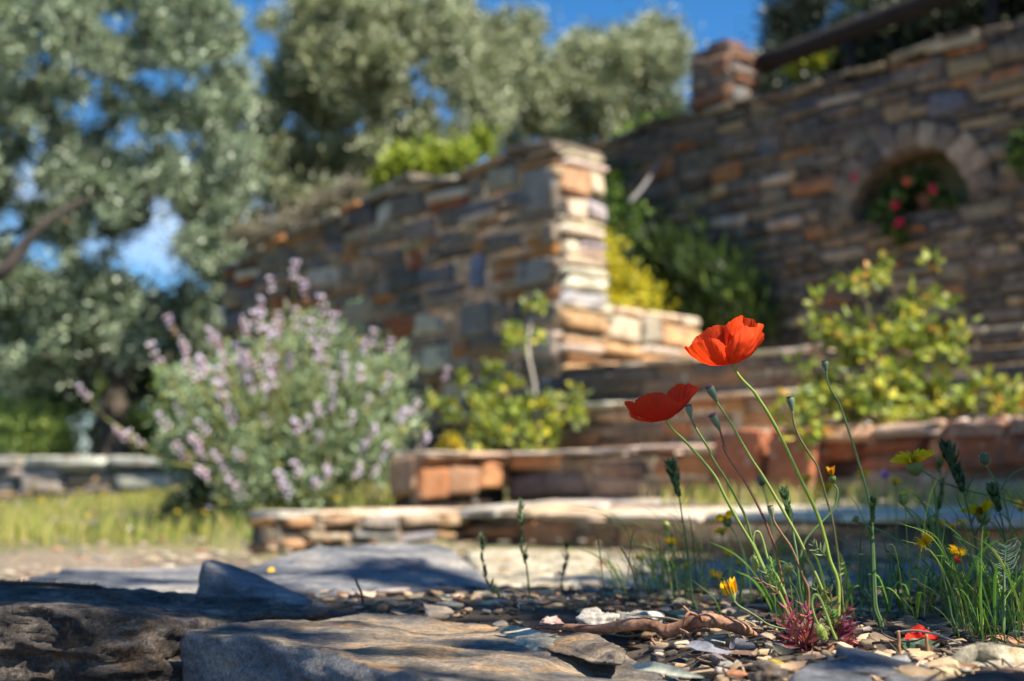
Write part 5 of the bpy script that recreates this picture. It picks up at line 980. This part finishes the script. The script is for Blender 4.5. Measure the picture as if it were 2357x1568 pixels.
for i, (x, y, Y, r_, lb) in enumerate(((375, 595, 1.55, .014, 'blurred yellow flower just below the larger of the close pair'), (418, 738, 1.55, .013, 'blurred yellow flower straight above the half-open one, upper of two'), (145, 820, 1.55, .010, 'small blurred yellow flower over the left grass clump, above the root'),
        (337, 880, 1.45, .014, 'blurred yellow flower straight above the half-open one, lower of two'), (490, 805, 1.6, .010, 'small faint yellow flower behind the stems of the shaded poppy'), (45, 662, 1.35, .013, 'yellow flower beside two closed pale buds, left of the grass clump'),
        (1790, 540, 1.45, .013, 'dim yellow flower behind the tall green stems on the right'), (2095, 612, 1.3, .007, 'tiny yellow flower below the largest dull yellow one'), (2185, 692, 1.3, .010, 'small yellow flower above the feathery green stalk'),
        (2322, 430, 1.5, .016, 'yellow flower at the right edge of the picture'), (1940, 540, 1.7, .012, 'faint yellow flower between two larger ones on the right'), (930, 252, 2.3, .020, 'yellow flower in the grass strip under the rust-red wall, left of three'),
        (1062, 312, 2.3, .026, 'yellow flower in the grass strip under the rust-red wall, biggest of three'), (1290, 232, 2.3, .020, 'yellow flower in the grass strip under the rust-red wall, right of three'), (1500, 270, 1.6, .013, 'round yellow-green flower beside the purple one'),
        (-152, 770, 1.75, .013, 'yellow flower over the pale slab, top one left of the grass clump'), (-85, 820, 1.75, .009, 'yellow flower over the pale slab, lower one left of the grass clump'))):
    ln = (1080 if Y < 1.4 else 980)-y
    wild(lb, (x, y), ((x+3, y+15), (x+12, y+ln*.4), (x+20, y+ln*.7), (x+18, y+ln)), Y, r_, .0009, (rnd.uniform(-.4, .4), -.5, 1), 20+i, leafn=2)
wild('small round lilac flower in front of the rust-red wall', (1437, 230), ((1440, 245), (1452, 420), (1470, 700), (1480, 960)), 1.9, .017, .0008, (0, -.9, .4), 50, (.36, .26, .58), leafn=1, name='lilac_flower', grp=None)
wild('small orange-red flower under the yellow one on the right', (1903, 788), ((1905, 800), (1908, 900), (1915, 1120)), 1.08, .008, .0008, (0, -.8, .5), 51, (.80, .16, .06), leafn=1, name='red_flower', op=.8, grp=None)
wild('small faded orange-pink flower beside the foot of the feathery stalk', (2145, 935), ((2150, 955), (2160, 1080), (2170, 1250)), 1.08, .011, .0008, (-.3, -.8, .5), 52, (.70, .22, .12), leafn=1, name='red_flower', op=.8, grp=None)
# closed buds on stalks
def budplant(label, top, bot, pts, Y, rad, c=(.12, .19, .05), tip=None):
    t = thing('bud_stalk', label, 'bud', group='closed green buds on stalks'); stem(t, grounded(stem_pts([R9(*a) for a in pts], Y)), [.0008, .0009, .0011], GD, 5, 0); bud(t, D(*R9(*bot), Y), D(*R9(*top), Y), rad, c, 7)
    if tip: mb = MB(); sphere(mb, D(*R9(*top), Y), (rad*.7, rad*.7, rad*.6), tip, 6, 8); mb.build('petal_tip', M['flower'], t)
budplant('closed green bud with a yellow tip on a long dark stem among the wild plants', (1550, 345), (1556, 425), ((1558, 425), (1600, 480), (1660, 570), (1700, 650), (1760, 760), (1800, 860), (1840, 1000), (1850, 1180)), 1.13, .0042, tip=(.6, .5, .03))
budplant('closed dark green bud at the right, highest of the buds, against the pale wall foot', (2078, 85), (2088, 165), ((2090, 165), (2130, 230), (2180, 310), (2215, 400), (2260, 620), (2290, 900), (2300, 1150)), 1.2, .0046, (.07, .12, .05))
budplant('small dark bud on a stalk leaning far left, level with the purple shade', (1232, 505), (1258, 530), ((1258, 530), (1330, 560), (1420, 595), (1520, 655), (1620, 730), (1720, 820), (1790, 930), (1840, 1150)), 1.15, .0032, (.07, .12, .05))
budplant('pale green round bud low among the poppy stems', (800, 805), (806, 855), ((806, 855), (815, 920), (850, 960), (880, 1050)), 1.03, .0042, (.30, .36, .10))
budplant('dark oval bud behind the upper stems of the tall poppy', (628, 225), (640, 300), ((640, 300), (670, 400), (700, 560), (720, 800), (740, 1000)), 1.3, .0046, (.07, .12, .05))
budplant('two-tone pale bud at the left of the wild plants, pointing up left', (5, 530), (25, 590), ((25, 590), (45, 700), (70, 850), (100, 1000)), 1.36, .0035, (.45, .42, .12))
# leafy spikes: an upright stalk clothed with short bracts
def spike(label, pts, Y, r0, n, ln, col, seed, frac=.45, name='green_spike', wd=.0016, leafs=8, rad=.0009):
    t = thing(name, label, 'plant', group='upright green spikes'); P3 = grounded(stem_pts([R9(*a) for a in pts], Y)); mb = MB(); tube(mb, P3, [rad*.7, rad, rad*1.3], col, 6, 6, .05, seed); mb.build('stem', M['stem'], t)
    P = smooth_path(P3, 12); r = random.Random(seed); m_ = len(P); mb = MB()
    for i in range(n):
        k = r.random()*frac; p = Vector(P[int(k*(m_-1))]); a = r.uniform(0, 6.28); T = (Vector(P[0])-Vector(P[min(m_-1, 14)])).normalized(); d = (Vector((math.cos(a), math.sin(a), 0))*.75+T).normalized(); L_ = ln*r.uniform(.6, 1.1)*(.55+.6*math.sin(math.pi*min(1, k/frac+.1)))
        g = r.uniform(.75, 1.3); leaf_strip(mb, [p, p+d*L_*.6, p+d*L_+T*L_*.15], wd, tuple(c*g for c in col), .2, d.cross(T), 3, .6)
    mb.build('bracts', M['leaf'], t); mb = MB()
    for i in range(leafs):
        p = Vector(P[int((frac+(1-frac)*r.random())*(m_-1))]); a = r.choice((-1, 1)); L_ = ln*r.uniform(1.2, 2.6)
        leaf_strip(mb, [p, p+Vector((a*L_*.3, r.uniform(-.3, .3)*L_, L_*.6)), p+Vector((a*L_*.55, r.uniform(-.3, .3)*L_, L_))], wd*.8, col, .2, (0, 1, .2), 4)
    if leafs: mb.build('leaf', M['leaf'], t)
    return t
SG = (.07, .14, .06)
spike('green spike right of the shaded poppy stems, in sharp focus, pale tip', ((778, 340), (795, 400), (812, 460), (828, 540), (845, 640), (865, 760), (880, 950)), 1.04, .003, 120, .0075, (.16, .28, .10), 1, .38, wd=.0013, leafs=3)
spike('tall blurred green spike left of the poppies, against the second step', ((45, 170), (68, 250), (95, 350), (115, 480), (140, 640), (165, 820), (180, 1010)), 1.25, .004, 90, .012, SG, 2, .28, wd=.0022)
spike('tall dark green spike with short side leaves at the right, against the rust-red wall', ((1835, 40), (1870, 130), (1910, 230), (1945, 330), (1975, 450), (2010, 600), (2050, 800), (2080, 1100)), 1.17, .004, 100, .013, (.06, .12, .06), 3, .36, wd=.0024)
spike('narrow dark green spike leaning left at the far right', ((2135, 320), (2160, 400), (2190, 500), (2215, 620), (2240, 800), (2260, 1150)), 1.12, .003, 90, .009, (.06, .12, .05), 4, .25, wd=.0018)
spike('thin upright dark green stem in the middle of the wild plants', ((1355, 385), (1352, 480), (1350, 620), (1355, 820), (1365, 1080)), 1.10, .003, 50, .006, (.06, .12, .04), 5, .35, wd=.0016, leafs=10, rad=.0014)
spike('thin branched green stem right of centre, behind the stalks', ((1795, 140), (1800, 260), (1790, 400), (1780, 480), (1760, 700), (1750, 1000)), 1.4, .003, 30, .012, (.07, .12, .04), 6, .5, wd=.002)
for i, (lb, pts, Y) in enumerate((('small dark sprig in front of the lowest step, tallest of three', ((1180, 380), (1178, 480), (1180, 600), (1185, 700), (1210, 800), (1225, 920), (1240, 1050)), 1.38), ('small green sprig left of the tallest one, in front of the lowest step', ((925, 615), (928, 720), (935, 840), (970, 940), (1030, 1010), (1060, 1040)), 1.38), ('smallest green sprig, right of the other two, in front of the lowest step', ((1470, 690), (1472, 760), (1460, 830), (1450, 880), (1440, 960)), 1.5))):
    t = spike(lb, [((a[0]-1)*1, a[1]) for a in [(R8(*q)[0], R8(*q)[1]) for q in pts] and [((R8(*q)[0]-1528.4)/.3541, (R8(*q)[1]-1012.8)/.3541) for q in pts]], Y, .003, 26, .010, (.07, .12, .04), 30+i, .7, name='green_sprig', wd=.0018, leafs=4)
# the feathery stalk in focus at the right
t = thing('feathery_stalk', 'bluish green stalk with comb-like side bristles at the right edge, in focus', 'plant')
pts = stem_pts([R9(2222, 690), R9(2215, 760), R9(2210, 850), R9(2210, 960), R9(2212, 1050), R9(2208, 1150), R9(2205, 1330)], .995); mb = MB(); tube(mb, pts, [.0007, .0011, .0014], (.15, .24, .13), 8, 6); mb.build('stem', M['stem'], t)
P = smooth_path(pts, 14); mb = MB()
for i in range(34):
    p = Vector(P[int(i*1.05)]); s_ = 1 if i % 2 else -1; L_ = .011*(.5+.6*math.sin(math.pi*(i+4)/40)); tube(mb, [p, p+Vector((s_*L_*.6, rnd.uniform(-.3, .3)*L_, L_*.25)), p+Vector((s_*L_, rnd.uniform(-.3, .3)*L_, L_*.75))], [.0005, .0004, .0002], (.20, .28, .18), 5, 3)
mb.build('bristles', M['stem'], t)
mb = MB(); leaf_strip(mb, stem_pts([R9(2208, 965), R9(2160, 925), R9(2135, 870), R9(2080, 800), R9(2010, 750), R9(1950, 735)], 1.0), .0032, (.17, .25, .13), .4, (.3, .6, .6)); mb.build('leaf', M['leaf'], t)
# grass tufts: every tuft a thing, its blades one mesh
def tuft(label, x, y, Y, n, h, spread_, pal, seed, lean=0, wd=.0016, name='grass_tuft', awn=0, sx=.012):
    r = random.Random(seed); mb = MB(); b = D(x, y, Y); b.z = min(b.z, gh(b.x, Y)+.012)
    for i in range(n):
        L_ = h*r.uniform(.45, 1.1); a = r.gauss(lean, spread_); c = r.gauss(0, spread_*.8); d = Vector((math.sin(a), math.sin(c), 1)); p = b+Vector((r.gauss(0, sx), r.gauss(0, sx), 0)); g = r.uniform(.8, 1.25); col = pick(pal, r)
        k = r.uniform(.2, .9); leaf_strip(mb, [p, p+Vector((d.x*L_*.25, d.y*L_*.25, L_*.45)), p+Vector((d.x*L_*.6, d.y*L_*.6, L_*.8)), p+Vector((d.x*L_*(1+k*.2), d.y*L_, L_*(1.05-.25*k)))], wd*r.uniform(.6, 1.3), col, .35, (r.uniform(-.5, .5), 1, .1), 4, 1.2)
    for i in range(awn):                            # small seed heads on thin culms
        L_ = h*r.uniform(.5, .9); a = r.gauss(lean, spread_*1.1); q = [b, b+Vector((math.sin(a)*L_*.35, r.uniform(-.2, .2)*L_, L_*.5)), b+Vector((math.sin(a)*L_*.9, r.uniform(-.3, .3)*L_, L_*.95))]; tube(mb, q, .0005, pick(pal, r), 5, 6); P = smooth_path(q, 24)
        for j in range(18): p = Vector(P[-1-int(r.random()*18)]); e = Vector((r.uniform(-1, 1), r.uniform(-1, 1), .9)).normalized()*.006; leaf_strip(mb, [p, p+e*.5, p+e], .0009, pick(pal, r), .3, (0, 1, .1), 3)
    o = mb.build(name, M['leaf']); return tag(o, label, 'grass', group='grass tufts')
TG = [((.13, .26, .04), 10), ((.20, .36, .05), 8), ((.09, .19, .05), 8), ((.30, .40, .08), 3), ((.38, .22, .08), 1.5)]
TD = [((.07, .13, .02), 10), ((.11, .19, .03), 8), ((.045, .08, .015), 6), ((.20, .28, .05), 3), ((.24, .20, .08), 1)]
tuft('bright green grass tuft standing behind the pale cream stone, in focus', *R9(2060, 1300), 1.0, 24, .09, .34, TG, 1, -.12, .0015, awn=9)
tuft('green grass tuft at the foot of the feathery stalk', *R9(2215, 1335), .98, 18, .085, .40, TG, 2, .05, .0016, awn=3)
tuft('dark green grass tuft at the right edge beyond the pale cream stone', *R9(2330, 1250), 1.05, 16, .08, .3, TD+TG[:1], 3, -.1, .0016)
tuft('dark feathery green clump left of the half-open yellow flower', *R9(120, 1080), 1.32, 40, .09, .30, TD, 4, -.05, .0012, sx=.03)
tuft('dark green clump leaning left at the foot of the tall blurred spike', *R9(60, 1060), 1.4, 26, .11, .25, TD, 5, -.75, .0012, sx=.03)
tuft('dark green clump behind the shaded poppy stems', *R9(560, 1060), 1.42, 34, .085, .28, TD, 6, 0, .0012, sx=.022)
tuft('dark green clump in the middle distance between poppies and right-hand plants', *R9(1290, 1110), 1.2, 16, .08, .28, TD+TG[:1], 7, 0, .002, sx=.02)
tuft('tall dark grass behind the clear yellow flower', *R9(1740, 1160), 1.14, 18, .12, .34, TD+TG[:1], 8, -.1, .0014, sx=.03)
tuft('tall dark grass at the foot of the pair of tall stems, right', *R9(1880, 1150), 1.2, 18, .12, .34, TD+TG[:1], 9, .05, .0014, sx=.03)
tuft('tall grass in the far right corner behind the grass tufts', *R9(2120, 1120), 1.22, 24, .12, .36, TD+TG[:2], 10, 0, .0014, sx=.05)
tuft('tall grass against the right edge of the picture', *R9(2330, 1080), 1.3, 20, .12, .34, TD+TG[:1], 11, -.05, .0015, sx=.02)
tuft('low bright green broad-leaved clump in the shade of the tall grass', *R9(1620, 1150), 1.12, 14, .045, .55, TG, 12, 0, .003, sx=.013, name='low_plant')
tuft('low bright broad-leaved clump under the red and yellow flowers', *R9(1980, 1080), 1.16, 22, .06, .5, TG, 13, 0, .003, sx=.02, name='low_plant')
tuft('low green clump at the foot of the grey middle stalk', *R9(960, 1140), 1.12, 24, .06, .4, TD+TG[:2], 14, 0, .003, sx=.02, name='low_plant')
tuft('thin blurred grass clump on the ground right of the sprigs', *R8(2000, 1040), 1.35, 16, .07, .25, TD, 15, -.5, .0016, sx=.02)
mb = MB(); P = smooth_path([G(-60, 1338, .021), G(60, 1343, .024), G(150, 1347, .024), G(232, 1352, .021)], 12); tube(mb, P, .0022, (.06, .045, .03), 6, 1); r = random.Random(3)
for i in range(150):
    p = Vector(P[int(r.random()*len(P))]); d = Vector((r.uniform(.2, 1), r.uniform(-.6, .6), r.uniform(-.3, .9))).normalized()*.007; leaf_strip(mb, [p, p+d*.5, p+d], .0012, (.10, .09, .06), .3, (0, 1, .1), 3)
tag(mb.build('dry_sprig', M['litter']), 'dark scaly dry sprig lying on top of the big rough rock at the left', 'sprig')
mb = MB(); crumple(mb, D(625, 1311, 1.66), .005, (.75, .45, .05), 4, (0, -.4, .9)); tag(mb.build('fallen_leaf', M['flower']), 'tiny yellow-orange leaf lying on the large blue-grey slab', 'leaf')
# fine ground cover of tiny shoots under the wild plants
def shoots():
    mb = MB(); r = random.Random(77)
    for i in range(620):
        Y = r.uniform(1.08, 2.1); x = r.uniform(.10, .42*Y+.05); z = gh(x, Y); L_ = r.uniform(.01, .05)*(1 if r.random() < .8 else 1.8); a = r.uniform(-.8, .8); p = Vector((x, Y, z)); c = pick(TD+TG[:2], r)
        if x < .17 and Y < 1.35: continue
        if r.random() > .25+.75*min(1, max(0, (x-.12)/.5)): continue
        leaf_strip(mb, [p, p+Vector((a*L_*.3, r.uniform(-.2, .2)*L_, L_*.6)), p+Vector((a*L_, r.uniform(-.3, .3)*L_, L_))], r.uniform(.0012, .0032), c, .3, (r.uniform(-.5, .5), 1, .2), 3)
    return tag(mb.build('undergrowth', M['leaf']), kind='stuff')
shoots()

# ------------------------------------------------------------------ the olive tree overhead, outside the picture, whose branches dapple the foreground
def shade_tree():
    h = 2.2; k = 1/math.tan(SUNEL); off = Vector((math.sin(SUNAZ), math.cos(SUNAZ), 0))*k
    T = []; r = random.Random(99)
    def at(p, rad, dens=1.0): hh = h+r.uniform(-.35, .45); q = Vector(p)+off*(hh-p[2])+Z3*(hh-p[2]); T.append((q, rad, dens))
    def ell(x, y, z, rx, ry, n, rad, dens=1.0):   # shade over an ellipse of the picture at ground height z
        for i in range(n): a = r.uniform(0, 6.28); d = r.random()**.5; at(G(x+rx*d*math.cos(a), max(y+ry*d*math.sin(a), HOR+55), z), rad*r.uniform(.7, 1.2), dens)
    ell(60, 1368, .018, 320, 20, 14, .07, 1.8); ell(560, 1390, .01, 210, 12, 10, .06, 1.8); ell(300, 1375, .015, 200, 14, 7, .06, 1.8); ell(150, 1480, .0, 260, 70, 7, .045, 1.0); ell(350, 1470, 0, 60, 60, 3, .045, 1.2)
    ell(620, 1500, 0, 180, 60, 5, .04); ell(900, 1490, 0, 200, 22, 6, .028); ell(1150, 1545, 0, 260, 26, 6, .028); ell(720, 1440, 0, 220, 12, 4, .03); ell(1330, 1478, 0, 60, 5, 1, .012)
    ell(600, 1330, .03, 130, 20, 9, .05, 1.6); ell(600, 1370, 0, 110, 12, 3, .05, 1.4); ell(930, 1285, .035, 60, 12, 4, .08, 1.5); ell(1050, 1320, .01, 60, 26, 5, .08, 1.6); ell(820, 1345, 0, 130, 8, 4, .035, 1.4); ell(250, 1335, 0, 230, 22, 8, .06); ell(1330, 1335, -.02, 260, 14, 6, .05, 1.2); ell(1650, 1290, -.03, 120, 20, 5, .08, 1.3)
    ell(950, 1395, 0, 300, 10, 8, .05, 1.3); ell(1300, 1368, -.01, 280, 22, 14, .09, 1.8); ell(1250, 1412, 0, 180, 8, 4, .04)
    ell(1950, 1345, -.02, 480, 45, 44, .12, 2.0); ell(1950, 1300, -.03, 430, 26, 26, .14, 1.8); ell(2000, 1400, 0, 420, 22, 22, .06, 1.5); ell(1850, 1420, 0, 120, 8, 4, .04, 1.2)
    ell(1930, 1540, .01, 90, 22, 3, .035, 1.3); ell(2270, 1560, .01, 120, 14, 3, .035, 1.3); ell(2080, 1470, 0, 70, 18, 2, .03, 1.0)
    for i in range(16): at(Vector((r.uniform(.50, 1.25), r.uniform(2.75, 3.25), r.uniform(-.04, .1))), .15, 1.6)
    for x, y, Y in ((500, 1300, 1.45), (560, 1318, 1.43), (620, 1345, 1.42), (540, 1345, 1.38)): at(D(x, y, Y), .035, 1.6)
    for x, y, z in ((470, 1490, -.01), (560, 1510, -.02), (650, 1530, -.02), (760, 1560, -.02), (520, 1560, -.04)): at(G(x, y, z), .035, 1.5)
    for x, y, Y in ((2010, 1250, 1.2), (2150, 1180, 1.2), (2280, 1200, 1.25), (2250, 1320, 1.2), (1830, 1280, 1.15), (2100, 1320, 1.2), (1560, 1330, 1.4), (1700, 1340, 1.4), (2300, 1330, 1.1)): at(D(x, y, Y), .06, 1.1)
    lit = [D(*R2(a, b), 1.0) for a, b in ((1000, 500), (1300, 300), (1500, 350), (1300, 560), (1450, 520), (1100, 350), (1400, 800), (1600, 1040), (1750, 1300))]+[D(*R9(a, b), 1.0) for a, b in ((900, 300), (1010, 520), (1090, 800), (780, 480), (420, 980), (900, 1200))]+[D(1500, 1448, 1.05), D(1660, 1440, 1.02), D(2270, 1490, .93), D(1390, 1435, 1.15), D(1600, 1530, .85), D(1350, 1482, 1.0), D(1100, 1455, 1.05), D(1180, 1470, 1.03)]+[D(x, y, 3.5) for x in (1860, 1960, 2060, 2160, 2260) for y in (700, 800, 880, 950)]+[D(x, 975, 3.2) for x in (1800, 1950, 2100, 2250)]
    sv_ = tosun.normalized(); T[:] = [q for q in T if all((q[0]-p-sv_*(q[0]-p).dot(sv_)).length > q[1]*.95+.012 for p in lit)]
    for a, b in ((560, 1020), (740, 1060), (430, 1080), (620, 900)): at(D(*R2(a, b), .955), .028, 2.2)
    t = thing('olive_tree', 'olive tree out of view on the right, its branches shading the foreground', 'tree')
    root_ = Vector((3.4, .2, gh(3.4, .2))); fork = Vector((3.0, .3, 1.3)); mb = MB(); tube(mb, [root_, root_+Vector((-.05, .05, .5)), fork], [.20, .14, .12], BARK, 14, 6, .12, 3); mb.build('trunk', M['bark'], t)
    tg = sorted(T, key=lambda q: q[0].x)
    for i in range(0, len(tg), max(1, len(tg)//26)):
        mb = MB(); limb(mb, fork, tg[i][0]+Vector((0, 0, .05)), .03, .003, BARK, .03, i, 6, -.06); mb.build('limb', M['bark'], t)
    C_ = [q[0] for q in T]; R_ = [q[1] for q in T]; wts = [q[2]*q[1]**2 for q in T]
    for lo in (0,):
        V_ = []; rs2 = np.random.RandomState(5); cs = []
        for c, rad, dn in T:
            n = int(dn*math.pi*rad*rad/.00042*1.35)+4
            d = rs2.normal(size=(n, 3)); d /= np.linalg.norm(d, axis=1)[:, None]; P = np.array(tuple(c))+d*rad*(rs2.rand(n, 1)**.5)
            Tn = rs2.normal(size=(n, 3)); Tn /= np.linalg.norm(Tn, axis=1)[:, None]; B = np.cross(Tn, rs2.normal(size=(n, 3))); B /= np.linalg.norm(B, axis=1)[:, None]
            L_ = .052*rs2.uniform(.6, 1.2, (n, 1)); W_ = .013
            V_.append(np.stack([P-Tn*L_*.5, P-Tn*L_*.1+B*W_*.5, P+Tn*L_*.25+B*W_*.42, P+Tn*L_*.5, P+Tn*L_*.25-B*W_*.42, P-Tn*L_*.1-B*W_*.5], 1))
            cs.append(np.array([[.16, .19, .12]])*rs2.uniform(.6, 1.5, (n, 1)))
        quads('crown', np.concatenate(V_), np.concatenate(cs), M['olive'], t)
shade_tree()
